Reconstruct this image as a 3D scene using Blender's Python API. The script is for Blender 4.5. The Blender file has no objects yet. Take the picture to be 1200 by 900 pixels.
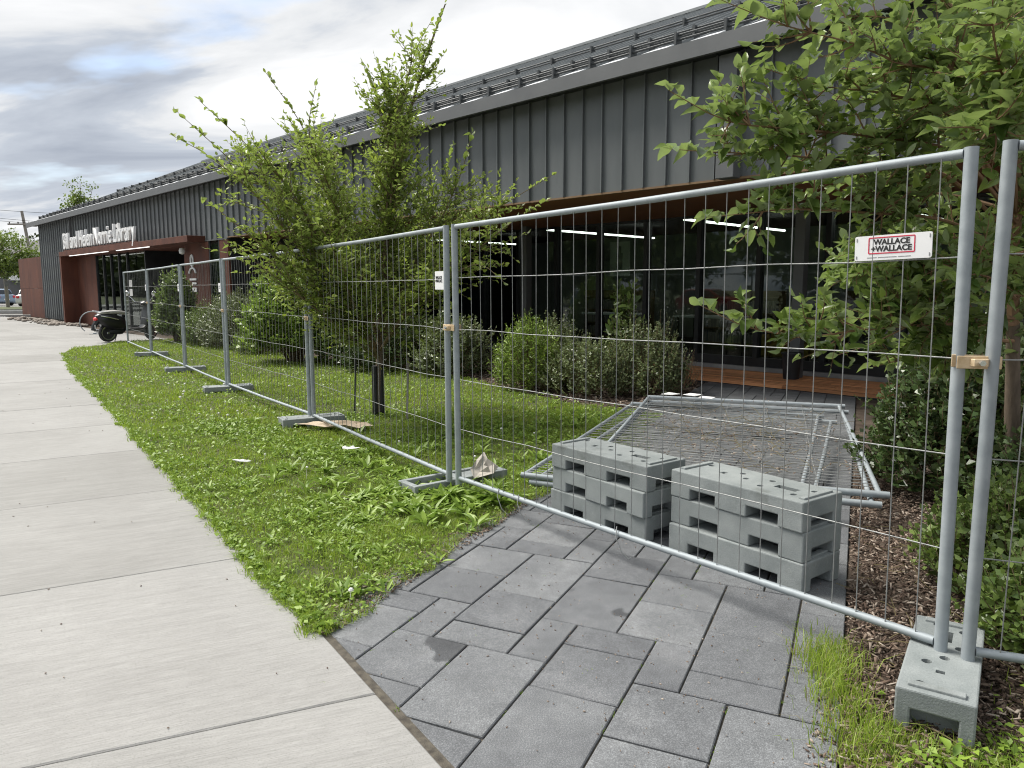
import bpy, bmesh, math, random
import numpy as np
from mathutils import Vector, Matrix
R = math.radians
sc = bpy.context.scene
COL = sc.collection

# ------------------------------------------------------------------ camera, world, sun, exposure
cam_d = bpy.data.cameras.new('camera'); cam = bpy.data.objects.new('camera', cam_d); COL.objects.link(cam)
cam.location = (0, 0, 1.6); cam.rotation_euler = (R(90 - 7.4), 0, 0)
cam_d.sensor_width = 36; cam_d.lens = 26.1; cam_d.clip_start = 0.05; cam_d.clip_end = 2000
sc.camera = cam
SUN_AZ, SUN_EL = 296.0, 52.0          # compass-like azimuth (0 = +Y, clockwise)
w = bpy.data.worlds.new('World'); sc.world = w; w.use_nodes = True
nt = w.node_tree; nt.nodes.clear()
def N(tree, t, **kw):
    n = tree.nodes.new(t)
    for k, v in kw.items():
        if k.startswith('i_'): n.inputs[int(k[2:])].default_value = v
        else: setattr(n, k, v)
    return n
def build_world():
    L = nt.links.new
    out = N(nt, 'ShaderNodeOutputWorld'); bg = N(nt, 'ShaderNodeBackground')
    sky = N(nt, 'ShaderNodeTexSky', sky_type='NISHITA', sun_disc=False)
    sky.sun_elevation = R(SUN_EL); sky.sun_rotation = R(SUN_AZ); sky.air_density = 1.0; sky.dust_density = 1.5
    tc = N(nt, 'ShaderNodeTexCoord'); sep = N(nt, 'ShaderNodeSeparateXYZ'); L(tc.outputs['Generated'], sep.inputs[0])
    zc = N(nt, 'ShaderNodeMath', operation='MAXIMUM', i_1=0.0); L(sep.outputs[2], zc.inputs[0])
    za = N(nt, 'ShaderNodeMath', operation='ADD', i_1=0.22); L(zc.outputs[0], za.inputs[0])
    dx = N(nt, 'ShaderNodeMath', operation='DIVIDE'); L(sep.outputs[0], dx.inputs[0]); L(za.outputs[0], dx.inputs[1])
    dy = N(nt, 'ShaderNodeMath', operation='DIVIDE'); L(sep.outputs[1], dy.inputs[0]); L(za.outputs[0], dy.inputs[1])
    cb = N(nt, 'ShaderNodeCombineXYZ'); L(dx.outputs[0], cb.inputs[0]); L(dy.outputs[0], cb.inputs[1])
    mp = N(nt, 'ShaderNodeMapping'); mp.inputs['Location'].default_value = (3.1, 0.4, 0); mp.inputs['Rotation'].default_value = (0, 0, R(24)); mp.inputs['Scale'].default_value = (0.8, 1.6, 1)
    L(cb.outputs[0], mp.inputs[0])
    n1 = N(nt, 'ShaderNodeTexNoise'); n1.inputs['Scale'].default_value = 0.95; n1.inputs['Detail'].default_value = 9; n1.inputs['Roughness'].default_value = 0.54; n1.inputs['Distortion'].default_value = 0.7
    L(mp.outputs[0], n1.inputs['Vector'])
    r1 = N(nt, 'ShaderNodeValToRGB'); e = r1.color_ramp.elements
    e[0].position = 0.36; e[0].color = (0.18, 0.20, 0.238, 1); e[1].position = 0.63; e[1].color = (0.47, 0.473, 0.477, 1)
    k = e.new(0.475); k.color = (0.265, 0.287, 0.322, 1); k = e.new(0.535); k.color = (0.38, 0.388, 0.398, 1)
    L(n1.outputs[0], r1.inputs[0])
    n2 = N(nt, 'ShaderNodeTexNoise'); n2.inputs['Scale'].default_value = 1.1; n2.inputs['Detail'].default_value = 5
    mp2 = N(nt, 'ShaderNodeMapping'); mp2.inputs['Location'].default_value = (7.3, 2.2, 0); mp2.inputs['Scale'].default_value = (1, 1.6, 1); L(cb.outputs[0], mp2.inputs[0]); L(mp2.outputs[0], n2.inputs['Vector'])
    r2 = N(nt, 'ShaderNodeValToRGB'); r2.color_ramp.elements[0].position = 0.31; r2.color_ramp.elements[1].position = 0.42; L(n2.outputs[0], r2.inputs[0])
    sm = N(nt, 'ShaderNodeMix', data_type='RGBA', blend_type='MULTIPLY'); sm.inputs[0].default_value = 1
    L(sky.outputs[0], sm.inputs[6]); sm.inputs[7].default_value = (0.085, 0.085, 0.085, 1)
    mx = N(nt, 'ShaderNodeMix', data_type='RGBA'); L(r2.outputs[0], mx.inputs[0]); L(sm.outputs[2], mx.inputs[6]); L(r1.outputs[0], mx.inputs[7])
    L(mx.outputs[2], bg.inputs[0]); bg.inputs[1].default_value = 1.0
    L(bg.outputs[0], out.inputs[0])
build_world()
sl = bpy.data.lights.new('sun', 'SUN'); sun = bpy.data.objects.new('sun', sl); COL.objects.link(sun)
sl.energy = 2.7; sl.angle = R(32); sl.color = (1.0, 0.955, 0.88)
az, el = R(SUN_AZ), R(SUN_EL)
sd = Vector((math.sin(az) * math.cos(el), math.cos(az) * math.cos(el), math.sin(el)))
sun.rotation_euler = sd.to_track_quat('Z', 'Y').to_euler()
sc.view_settings.view_transform = 'Standard'; sc.view_settings.look = 'None'; sc.view_settings.gamma = 1; sc.view_settings.exposure = 1.15
sc.render.engine = 'CYCLES'; cy = sc.cycles
cy.max_bounces = 7; cy.diffuse_bounces = 3; cy.glossy_bounces = 3; cy.transmission_bounces = 4; cy.transparent_max_bounces = 10
cy.use_denoising = True; cy.sample_clamp_indirect = 6; cy.filter_width = 1.1
rng = random.Random(7); nr = np.random.default_rng(11)

# ------------------------------------------------------------------ materials
def base_mat(name):
    m = bpy.data.materials.new(name); m.use_nodes = True
    t = m.node_tree; b = t.nodes['Principled BSDF']
    return m, t, b
def coords(t, scale=(1, 1, 1), use='Object'):
    tc = N(t, 'ShaderNodeTexCoord'); oi = N(t, 'ShaderNodeObjectInfo')
    mul = N(t, 'ShaderNodeMath', operation='MULTIPLY', i_1=37.0); t.links.new(oi.outputs['Random'], mul.inputs[0])
    ad = N(t, 'ShaderNodeVectorMath', operation='ADD'); t.links.new(tc.outputs[use], ad.inputs[0]); t.links.new(mul.outputs[0], ad.inputs[1])
    mp = N(t, 'ShaderNodeMapping'); mp.inputs['Scale'].default_value = scale; t.links.new(ad.outputs[0], mp.inputs[0])
    return mp.outputs[0], oi
def noise(t, vec, scale, detail=4, rough=0.55):
    n = N(t, 'ShaderNodeTexNoise'); n.inputs['Scale'].default_value = scale; n.inputs['Detail'].default_value = detail; n.inputs['Roughness'].default_value = rough
    t.links.new(vec, n.inputs['Vector']); return n.outputs[0]
def ramp(t, fac, stops):
    r = N(t, 'ShaderNodeValToRGB'); el = r.color_ramp.elements
    while len(el) < len(stops): el.new(0.5)
    for e, (p, c) in zip(el, stops): e.position = p; e.color = (*c, 1) if len(c) == 3 else c
    t.links.new(fac, r.inputs[0]); return r.outputs[0]
def mixc(t, fac, a, b, mode='MIX'):
    m = N(t, 'ShaderNodeMix', data_type='RGBA', blend_type=mode)
    for i, v in ((0, fac), (6, a), (7, b)):
        if hasattr(v, 'is_output'): t.links.new(v, m.inputs[i])
        else: m.inputs[i].default_value = v if i == 0 else (*v, 1)
    return m.outputs[2]
def bump(t, b, h, dist, strength=1.0):
    n = N(t, 'ShaderNodeBump'); n.inputs['Distance'].default_value = dist; n.inputs['Strength'].default_value = strength
    t.links.new(h, n.inputs['Height']); t.links.new(n.outputs[0], b.inputs['Normal'])
def pmat(name, c1, c2, scale=3, rough=0.7, metal=0.0, bscale=60, bdist=0.002, vscale=(1, 1, 1), objvar=0.0, spec=0.4, fine=0.0, rvar=0.12):
    m, t, b = base_mat(name); v, oi = coords(t, vscale)
    n = noise(t, v, scale, 6)
    c = ramp(t, n, [(0.32, c1), (0.68, c2)])
    if fine:
        f = noise(t, v, 180, 2, 0.7); c = mixc(t, 1.0, c, ramp(t, f, [(0.3, (1 - fine,) * 3), (0.7, (1 + fine,) * 3)]), 'MULTIPLY')
    if objvar:
        c = mixc(t, 1.0, c, ramp(t, oi.outputs['Random'], [(0, (1 - objvar,) * 3), (1, (1 + objvar,) * 3)]), 'MULTIPLY')
    t.links.new(c, b.inputs['Base Color'])
    rr = N(t, 'ShaderNodeMapRange'); rr.inputs[3].default_value = rough - rvar; rr.inputs[4].default_value = min(1, rough + rvar); t.links.new(n, rr.inputs[0]); t.links.new(rr.outputs[0], b.inputs['Roughness'])
    b.inputs['Metallic'].default_value = metal; b.inputs['Specular IOR Level'].default_value = spec
    if bdist: bump(t, b, noise(t, v, bscale, 5, 0.6), bdist)
    return m
def leaf_mat(name, c1, c2, back=None, trans=0.3, rough=0.34):
    m, t, b = base_mat(name)
    at = N(t, 'ShaderNodeAttribute', attribute_name='tint'); oi = N(t, 'ShaderNodeObjectInfo')
    v = at.outputs['Fac']
    c = ramp(t, v, [(0.0, c1), (1.0, c2)])
    if back:
        g = N(t, 'ShaderNodeNewGeometry'); c = mixc(t, g.outputs['Backfacing'], c, back)
    t.links.new(c, b.inputs['Base Color']); b.inputs['Roughness'].default_value = rough; b.inputs['Specular IOR Level'].default_value = 0.45
    tr = N(t, 'ShaderNodeBsdfTranslucent'); c2_ = mixc(t, 1.0, c, (1.25, 1.35, 0.7), 'MULTIPLY'); t.links.new(c2_, tr.inputs[0])
    mx = N(t, 'ShaderNodeMixShader'); mx.inputs[0].default_value = trans
    t.links.new(b.outputs[0], mx.inputs[1]); t.links.new(tr.outputs[0], mx.inputs[2])
    t.links.new(mx.outputs[0], t.nodes['Material Output'].inputs[0]); return m

M = {}
def concrete_mat():
    m, t, b = base_mat('concrete_broom'); v, oi = coords(t, (1, 1, 1))
    st = N(t, 'ShaderNodeMapping'); st.inputs['Scale'].default_value = (1.3, 24, 1); t.links.new(v, st.inputs[0])
    st2 = N(t, 'ShaderNodeMapping'); st2.inputs['Scale'].default_value = (9, 120, 1); t.links.new(v, st2.inputs[0])
    band = noise(t, st.outputs[0], 1.0, 5, 0.6); fine = noise(t, st2.outputs[0], 1.0, 4, 0.7); big = noise(t, v, 0.8, 7, 0.68); speck = noise(t, v, 240, 2, 0.8)
    c = ramp(t, big, [(0.3, (0.275, 0.271, 0.261)), (0.7, (0.350, 0.346, 0.336))])
    c = mixc(t, 1.0, c, ramp(t, band, [(0.30, (0.92, 0.92, 0.918)), (0.5, (1, 1, 1)), (0.72, (1.05, 1.05, 1.048))]), 'MULTIPLY')
    c = mixc(t, 1.0, c, ramp(t, fine, [(0.3, (0.86, 0.86, 0.855)), (0.7, (1.11, 1.11, 1.11))]), 'MULTIPLY')
    c = mixc(t, 1.0, c, ramp(t, speck, [(0.30, (0.62, 0.62, 0.6)), (0.46, (1, 1, 1))]), 'MULTIPLY')
    c = mixc(t, 1.0, c, ramp(t, oi.outputs['Random'], [(0, (0.90, 0.90, 0.89)), (1, (1.06, 1.06, 1.06))]), 'MULTIPLY')
    t.links.new(c, b.inputs['Base Color']); b.inputs['Roughness'].default_value = 0.85; b.inputs['Specular IOR Level'].default_value = 0.3
    bump(t, b, fine, 0.004, 0.8); return m
M['concrete'] = concrete_mat()
def paver_mat():
    m, t, b = base_mat('paver_stone'); v, oi = coords(t)
    big = noise(t, v, 2.6, 6, 0.62); mid = noise(t, v, 14, 5, 0.65); sp = noise(t, v, 190, 3, 0.85); wet = noise(t, v, 1.7, 3, 0.5)
    c = ramp(t, big, [(0.3, (0.112, 0.117, 0.124)), (0.55, (0.140, 0.146, 0.153)), (0.75, (0.192, 0.198, 0.204))])
    c = mixc(t, 1.0, c, ramp(t, mid, [(0.3, (0.86, 0.86, 0.86)), (0.7, (1.12, 1.12, 1.12))]), 'MULTIPLY')
    c = mixc(t, 1.0, c, ramp(t, sp, [(0.28, (0.55, 0.55, 0.56)), (0.5, (1, 1, 1)), (0.68, (1.9, 1.9, 1.9))]), 'MULTIPLY')
    c = mixc(t, 1.0, c, ramp(t, oi.outputs['Random'], [(0, (0.84, 0.84, 0.85)), (1, (1.13, 1.13, 1.12))]), 'MULTIPLY')
    stain = ramp(t, wet, [(0.705, (1, 1, 1)), (0.72, (0.45, 0.45, 0.46))]); c = mixc(t, 1.0, c, stain, 'MULTIPLY')
    t.links.new(c, b.inputs['Base Color']); b.inputs['Roughness'].default_value = 0.75; b.inputs['Specular IOR Level'].default_value = 0.35
    bump(t, b, noise(t, v, 120, 5, 0.75), 0.0025, 0.8); return m
M['paver'] = paver_mat()
M['joint'] = pmat('joint_sand', (0.05, 0.044, 0.036), (0.13, 0.115, 0.09), 30, 0.95, bscale=200, bdist=0.004)
M['soil'] = pmat('soil', (0.05, 0.035, 0.025), (0.13, 0.10, 0.075), 6, 0.95, bscale=90, bdist=0.01, fine=0.3)
M['turf'] = pmat('turf_soil', (0.045, 0.055, 0.02), (0.10, 0.095, 0.045), 5, 0.95, bscale=80, bdist=0.01, fine=0.3)
M['asphalt'] = pmat('asphalt', (0.16, 0.16, 0.155), (0.26, 0.255, 0.245), 0.6, 0.9, bscale=200, bdist=0.003)
M['far_ground'] = pmat('far_ground', (0.06, 0.08, 0.03), (0.12, 0.13, 0.06), 0.2, 0.95, bdist=0)
M['galv'] = pmat('galvanized_steel', (0.27, 0.305, 0.325), (0.345, 0.38, 0.40), 14, 0.6, 0.2, bscale=140, bdist=0.0004, objvar=0.06)
M['wire'] = pmat('galvanized_wire', (0.21, 0.22, 0.22), (0.33, 0.335, 0.33), 30, 0.55, 0.3, bdist=0)
M['brass'] = pmat('brass_plated_clamp', (0.52, 0.38, 0.22), (0.70, 0.56, 0.38), 30, 0.45, 0.4, bscale=150, bdist=0.0005)
M['block'] = pmat('grey_block', (0.205, 0.228, 0.228), (0.295, 0.318, 0.316), 5, 0.8, bscale=130, bdist=0.0022, objvar=0.07, fine=0.10)
M['block_dark'] = pmat('grey_block_damp', (0.20, 0.21, 0.21), (0.30, 0.31, 0.31), 9, 0.85, bscale=130, bdist=0.0022, fine=0.12)
M['clad'] = pmat('dark_grey_cladding', (0.130, 0.141, 0.145), (0.178, 0.190, 0.195), 1.6, 0.5, 0.25, bscale=2.2, bdist=0.012, vscale=(1, 1, 0.25), objvar=0.07)
M['fascia'] = pmat('grey_fascia', (0.130, 0.135, 0.139), (0.150, 0.155, 0.159), 2, 0.5, 0.2, bscale=3, bdist=0.002)
M['roof'] = pmat('roof_steel', (0.20, 0.215, 0.218), (0.25, 0.265, 0.268), 1.5, 0.5, 0.25, bscale=3, bdist=0.003, objvar=0.06)
M['dark'] = pmat('dark_metal', (0.022, 0.024, 0.026), (0.035, 0.037, 0.04), 4, 0.5, 0.1, bdist=0)
M['rail'] = pmat('snow_rail_grey', (0.05, 0.055, 0.057), (0.075, 0.08, 0.083), 4, 0.5, 0.1, bdist=0)
M['frame'] = pmat('window_frame_black', (0.018, 0.02, 0.022), (0.03, 0.032, 0.035), 4, 0.42, 0.1, bdist=0)
M['alu'] = pmat('aluminium_sill', (0.32, 0.33, 0.34), (0.42, 0.43, 0.44), 4, 0.4, 0.5, bdist=0)
M['flash_glint'] = pmat('flashing_sky_glint', (0.60, 0.62, 0.64), (0.74, 0.75, 0.76), 4, 0.4, 0.2, bdist=0)  # near-white tone carries the sky's reflection on the eave metal
M['corten'] = pmat('corten_steel', (0.074, 0.025, 0.016), (0.130, 0.046, 0.028), 1.6, 0.75, 0.1, bscale=60, bdist=0.0015, vscale=(1.6, 1.6, 0.5), objvar=0.10, fine=0.10)
M['soffit'] = pmat('brown_soffit', (0.20, 0.085, 0.045), (0.28, 0.13, 0.07), 1.5, 0.6, bdist=0, vscale=(0.2, 2, 1))
M['trim'] = pmat('ochre_trim', (0.20, 0.125, 0.07), (0.26, 0.165, 0.09), 2, 0.6, bdist=0)
M['deck'] = pmat('orange_deck_wood', (0.50, 0.20, 0.085), (0.72, 0.36, 0.17), 3, 0.65, bscale=30, bdist=0.002, vscale=(0.3, 6, 6), objvar=0.3)
M['slat'] = pmat('brown_slat', (0.06, 0.032, 0.025), (0.10, 0.055, 0.042), 3, 0.7, bdist=0, objvar=0.15)
M['white'] = pmat('white_paint', (0.74, 0.75, 0.76), (0.82, 0.82, 0.82), 4, 0.5, bdist=0)
M['paper'] = pmat('white_paper', (0.70, 0.70, 0.68), (0.80, 0.80, 0.78), 6, 0.8, bdist=0)
M['card'] = pmat('tan_cardboard', (0.46, 0.36, 0.25), (0.62, 0.52, 0.40), 6, 0.85, bscale=30, bdist=0.002)
M['oldcard'] = pmat('weathered_card', (0.36, 0.33, 0.29), (0.52, 0.48, 0.42), 6, 0.9, bscale=30, bdist=0.002)
M['red'] = pmat('sign_red', (0.55, 0.03, 0.07), (0.62, 0.05, 0.09), 4, 0.5, bdist=0)
M['black'] = pmat('sign_black', (0.02, 0.02, 0.022), (0.035, 0.035, 0.036), 4, 0.5, bdist=0)
M['grey_ink'] = pmat('sign_grey_ink', (0.25, 0.25, 0.26), (0.32, 0.32, 0.33), 4, 0.6, bdist=0)
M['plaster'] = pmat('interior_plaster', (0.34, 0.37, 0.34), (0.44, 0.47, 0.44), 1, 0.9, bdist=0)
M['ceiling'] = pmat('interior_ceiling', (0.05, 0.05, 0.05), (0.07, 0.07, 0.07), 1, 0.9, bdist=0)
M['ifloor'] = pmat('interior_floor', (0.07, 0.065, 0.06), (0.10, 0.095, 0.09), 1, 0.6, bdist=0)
M['yellow'] = pmat('mustard_fabric', (0.30, 0.20, 0.04), (0.38, 0.26, 0.06), 4, 0.85, bdist=0)
M['wood'] = pmat('interior_wood', (0.16, 0.10, 0.05), (0.24, 0.16, 0.09), 4, 0.6, bdist=0)
M['bark'] = pmat('bark', (0.10, 0.075, 0.055), (0.20, 0.155, 0.115), 12, 0.9, bscale=40, bdist=0.006, vscale=(1, 1, 0.3))
M['twig'] = pmat('green_brown_twig', (0.11, 0.085, 0.045), (0.20, 0.15, 0.085), 12, 0.8, bdist=0)
M['rtwig'] = pmat('brown_twig', (0.18, 0.105, 0.06), (0.30, 0.19, 0.11), 12, 0.75, bdist=0)
M['guard'] = pmat('black_plastic_guard', (0.015, 0.016, 0.018), (0.03, 0.031, 0.034), 5, 0.5, bdist=0)
M['chip'] = None
M['rubber'] = pmat('rubber', (0.018, 0.018, 0.018), (0.028, 0.028, 0.028), 5, 0.8, bdist=0)
M['gloss_black'] = pmat('scooter_black', (0.012, 0.012, 0.014), (0.018, 0.018, 0.02), 2, 0.3, 0.0, bdist=0, spec=0.45, rvar=0.04)
M['chrome'] = pmat('chrome', (0.62, 0.63, 0.64), (0.72, 0.73, 0.74), 2, 0.2, 0.9, bdist=0, rvar=0.05)
M['seat'] = pmat('grey_seat_vinyl', (0.33, 0.32, 0.30), (0.42, 0.41, 0.39), 6, 0.6, bdist=0)
M['tail'] = pmat('tail_lamp_red', (0.62, 0.03, 0.04), (0.72, 0.06, 0.07), 2, 0.25, bdist=0)
M['lightblue'] = pmat('pale_blue_car_paint', (0.22, 0.29, 0.38), (0.25, 0.32, 0.41), 1, 0.28, 0.3, bdist=0, spec=0.6)
M['whitecar'] = pmat('white_car_paint', (0.70, 0.71, 0.72), (0.76, 0.77, 0.78), 1, 0.28, 0.0, bdist=0, spec=0.6)
M['redcar'] = pmat('red_car_paint', (0.30, 0.03, 0.03), (0.34, 0.04, 0.04), 1, 0.28, 0.0, bdist=0, spec=0.6)
M['carglass'] = pmat('car_glass', (0.02, 0.025, 0.03), (0.03, 0.035, 0.04), 1, 0.1, 0.0, bdist=0, spec=0.7, rvar=0.03)
M['beige'] = pmat('beige_render', (0.50, 0.43, 0.31), (0.58, 0.50, 0.37), 1, 0.9, bdist=0)
M['greyhouse'] = pmat('grey_siding', (0.13, 0.13, 0.14), (0.18, 0.18, 0.185), 1, 0.8, bdist=0)
M['shingle'] = pmat('roof_shingle', (0.12, 0.12, 0.12), (0.18, 0.175, 0.17), 3, 0.9, bdist=0)
M['polewood'] = pmat('weathered_pole', (0.20, 0.18, 0.16), (0.32, 0.29, 0.26), 4, 0.9, bdist=0, vscale=(1, 1, 0.2))
M['stone'] = pmat('bed_stone', (0.20, 0.17, 0.14), (0.36, 0.32, 0.28), 9, 0.9, bscale=40, bdist=0.006, objvar=0.25)
M['leaf_l'] = leaf_mat('leaf_yellow_green', (0.15, 0.205, 0.035), (0.34, 0.40, 0.09), (0.24, 0.30, 0.11), 0.42)
M['leaf_r'] = leaf_mat('leaf_mid_green', (0.058, 0.105, 0.024), (0.205, 0.28, 0.07), (0.27, 0.34, 0.17), 0.28, 0.28)
M['leaf_dark'] = leaf_mat('leaf_dark_glossy', (0.04, 0.075, 0.024), (0.105, 0.155, 0.055), (0.08, 0.11, 0.05), 0.15, 0.28)
M['leaf_grey'] = leaf_mat('leaf_grey_green', (0.10, 0.14, 0.06), (0.27, 0.32, 0.17), (0.15, 0.18, 0.10), 0.2)
M['leaf_bright'] = leaf_mat('leaf_fern_green', (0.15, 0.25, 0.035), (0.31, 0.42, 0.08), (0.15, 0.22, 0.06), 0.3)
M['leaf_mid'] = leaf_mat('leaf_shrub_green', (0.09, 0.15, 0.04), (0.22, 0.30, 0.085), (0.13, 0.18, 0.06), 0.25)
M['leaf_tree'] = leaf_mat('leaf_far_tree', (0.09, 0.14, 0.03), (0.22, 0.29, 0.06), None, 0.2, 0.6)
M['leaf_dull'] = leaf_mat('leaf_far_dark', (0.035, 0.05, 0.02), (0.08, 0.10, 0.035), None, 0.15, 0.6)
M['grass'] = leaf_mat('grass_blade', (0.125, 0.21, 0.024), (0.35, 0.44, 0.08), None, 0.4, 0.5)
M['dry'] = leaf_mat('dry_grass', (0.24, 0.20, 0.10), (0.42, 0.36, 0.20), None, 0.25, 0.7)
M['weed'] = leaf_mat('weed_leaf', (0.11, 0.20, 0.02), (0.29, 0.41, 0.06), (0.17, 0.25, 0.07), 0.3, 0.45)
M['petal'] = pmat('clover_petal', (0.66, 0.66, 0.60), (0.78, 0.78, 0.73), 30, 0.8, bdist=0)
def block_stain(m):
    t = m.node_tree; b = t.nodes['Principled BSDF']; v, oi = coords(t)
    c0 = b.inputs['Base Color'].links[0].from_socket
    st = ramp(t, noise(t, v, 2.2, 5, .65), [(.60, (1, 1, 1)), (.68, (.72, .72, .70))]); pale = ramp(t, noise(t, v, 26, 3, .7), [(.62, (1, 1, 1)), (.72, (1.18, 1.18, 1.17))])
    t.links.new(mixc(t, 1.0, mixc(t, 1.0, c0, st, 'MULTIPLY'), pale, 'MULTIPLY'), b.inputs['Base Color'])
block_stain(M['block'])
def chip_mat():
    m, t, b = base_mat('mulch_chip'); at = N(t, 'ShaderNodeAttribute', attribute_name='tint')
    c = ramp(t, at.outputs['Fac'], [(0.0, (0.045, 0.028, 0.02)), (0.45, (0.11, 0.072, 0.052)), (0.8, (0.22, 0.165, 0.125)), (1.0, (0.42, 0.36, 0.30))])
    t.links.new(c, b.inputs['Base Color']); b.inputs['Roughness'].default_value = 0.9; return m
M['chip'] = chip_mat()
def glass_mat():
    m, t, b = base_mat('tinted_glass'); t.nodes.remove(b)
    tr = N(t, 'ShaderNodeBsdfTransparent'); tr.inputs[0].default_value = (0.46, 0.55, 0.50, 1)
    gl = N(t, 'ShaderNodeBsdfGlossy'); gl.inputs['Roughness'].default_value = 0.02; gl.inputs[0].default_value = (0.85, 0.92, 0.9, 1)
    fr = N(t, 'ShaderNodeFresnel'); fr.inputs[0].default_value = 1.7
    mx = N(t, 'ShaderNodeMixShader'); t.links.new(fr.outputs[0], mx.inputs[0]); t.links.new(tr.outputs[0], mx.inputs[1]); t.links.new(gl.outputs[0], mx.inputs[2])
    clear = N(t, 'ShaderNodeBsdfTransparent'); g = N(t, 'ShaderNodeNewGeometry'); m2 = N(t, 'ShaderNodeMixShader')   # the pane's inner face lets light out untouched
    t.links.new(g.outputs['Backfacing'], m2.inputs[0]); t.links.new(mx.outputs[0], m2.inputs[1]); t.links.new(clear.outputs[0], m2.inputs[2])
    t.links.new(m2.outputs[0], t.nodes['Material Output'].inputs[0]); return m
M['glass'] = glass_mat()
def lamp_mat():
    m, t, b = base_mat('lit_tube'); b.inputs['Emission Color'].default_value = (1, 0.97, 0.93, 1); b.inputs['Emission Strength'].default_value = .7; return m
M['lamp'] = lamp_mat(); M['lamp_in'] = lamp_mat(); M['lamp_in'].node_tree.nodes['Principled BSDF'].inputs['Emission Strength'].default_value = 2.6

# ------------------------------------------------------------------ mesh helpers
class MB:
    def __init__(s): s.v = []; s.f = []
    def add(s, vs, fs):
        o = len(s.v); s.v += [tuple(p) for p in vs]; s.f += [tuple(i + o for i in f) for f in fs]; return s
    def box(s, c, d, rz=0, mat=None):
        cx, cy_, cz = c; hx, hy, hz = d[0] / 2, d[1] / 2, d[2] / 2
        vs = [(x, y, z) for z in (-hz, hz) for y in (-hy, hy) for x in (-hx, hx)]
        ca, sa = math.cos(rz), math.sin(rz)
        if mat is None: vs = [(cx + x * ca - y * sa, cy_ + x * sa + y * ca, cz + z) for x, y, z in vs]
        else: vs = [tuple(mat @ Vector(p) + Vector(c)) for p in vs]
        return s.add(vs, [(0, 2, 3, 1), (4, 5, 7, 6), (0, 1, 5, 4), (2, 6, 7, 3), (0, 4, 6, 2), (1, 3, 7, 5)])
    def bx(s, x0, x1, y0, y1, z0, z1): return s.box(((x0 + x1) / 2, (y0 + y1) / 2, (z0 + z1) / 2), (abs(x1 - x0), abs(y1 - y0), abs(z1 - z0)))
    def tube(s, pts, r, n=8, cap=True):
        pts = [Vector(p) for p in pts]; k = len(pts)
        rs = r if isinstance(r, (list, tuple)) else [r] * k
        o = len(s.v); ref = None
        for i, p in enumerate(pts):
            t = (pts[min(i + 1, k - 1)] - pts[max(i - 1, 0)]).normalized()
            if ref is None: ref = t.orthogonal().normalized()
            u = (ref - t * ref.dot(t)); u = u.normalized() if u.length > 1e-6 else t.orthogonal().normalized(); ref = u; w_ = t.cross(u)
            for j in range(n):
                a = 2 * math.pi * j / n; s.v.append(tuple(p + (u * math.cos(a) + w_ * math.sin(a)) * rs[i]))
        for i in range(k - 1):
            for j in range(n):
                a, b = o + i * n + j, o + i * n + (j + 1) % n; s.f.append((a, b, b + n, a + n))
        if cap: s.f.append(tuple(o + j for j in reversed(range(n)))); s.f.append(tuple(o + (k - 1) * n + j for j in range(n)))
        return s
    def prism(s, poly, z0, z1, inset=0.0, ch=0.0):
        k = len(poly); o = len(s.v)
        if not inset:
            s.v += [(x, y, z0) for x, y in poly] + [(x, y, z1) for x, y in poly]
            s.f += [tuple(o + i for i in reversed(range(k))), tuple(o + k + i for i in range(k))]
            s.f += [(o + i, o + (i + 1) % k, o + k + (i + 1) % k, o + k + i) for i in range(k)]
        else:
            cx = sum(p[0] for p in poly) / k; cy_ = sum(p[1] for p in poly) / k
            ins = inset_poly(poly, inset)
            s.v += [(x, y, z0) for x, y in poly] + [(x, y, z1 - ch) for x, y in poly] + [(x, y, z1) for x, y in ins]
            s.f += [tuple(o + 2 * k + i for i in range(k))]
            for q in (0, k): s.f += [(o + q + i, o + q + (i + 1) % k, o + q + k + (i + 1) % k, o + q + k + i) for i in range(k)]
        return s
    def lathe(s, prof, n=16, axis='z', c=(0, 0, 0)):
        o = len(s.v); k = len(prof)
        for r, h in prof:
            for j in range(n):
                a = 2 * math.pi * j / n; x, y = r * math.cos(a), r * math.sin(a)
                p = (x, y, h) if axis == 'z' else ((h, x, y) if axis == 'x' else (x, h, y))
                s.v.append((c[0] + p[0], c[1] + p[1], c[2] + p[2]))
        for i in range(k - 1):
            for j in range(n):
                a, b = o + i * n + j, o + i * n + (j + 1) % n; s.f.append((a, b, b + n, a + n))
        if prof[0][0] > 1e-5: s.f.append(tuple(o + j for j in reversed(range(n))))
        if prof[-1][0] > 1e-5: s.f.append(tuple(o + (k - 1) * n + j for j in range(n)))
        return s
    def mesh(s, name, mat=None, smooth=False, fix=True):
        me = bpy.data.meshes.new(name); me.from_pydata(s.v, [], s.f); me.update()
        if fix:
            b = bmesh.new(); b.from_mesh(me); bmesh.ops.recalc_face_normals(b, faces=b.faces); b.to_mesh(me); b.free()
        if mat is not None: me.materials.append(mat)
        if smooth:
            me.polygons.foreach_set('use_smooth', [True] * len(me.polygons))
            try: me.set_sharp_from_angle(angle=R(40))
            except Exception: pass
        return me
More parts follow.
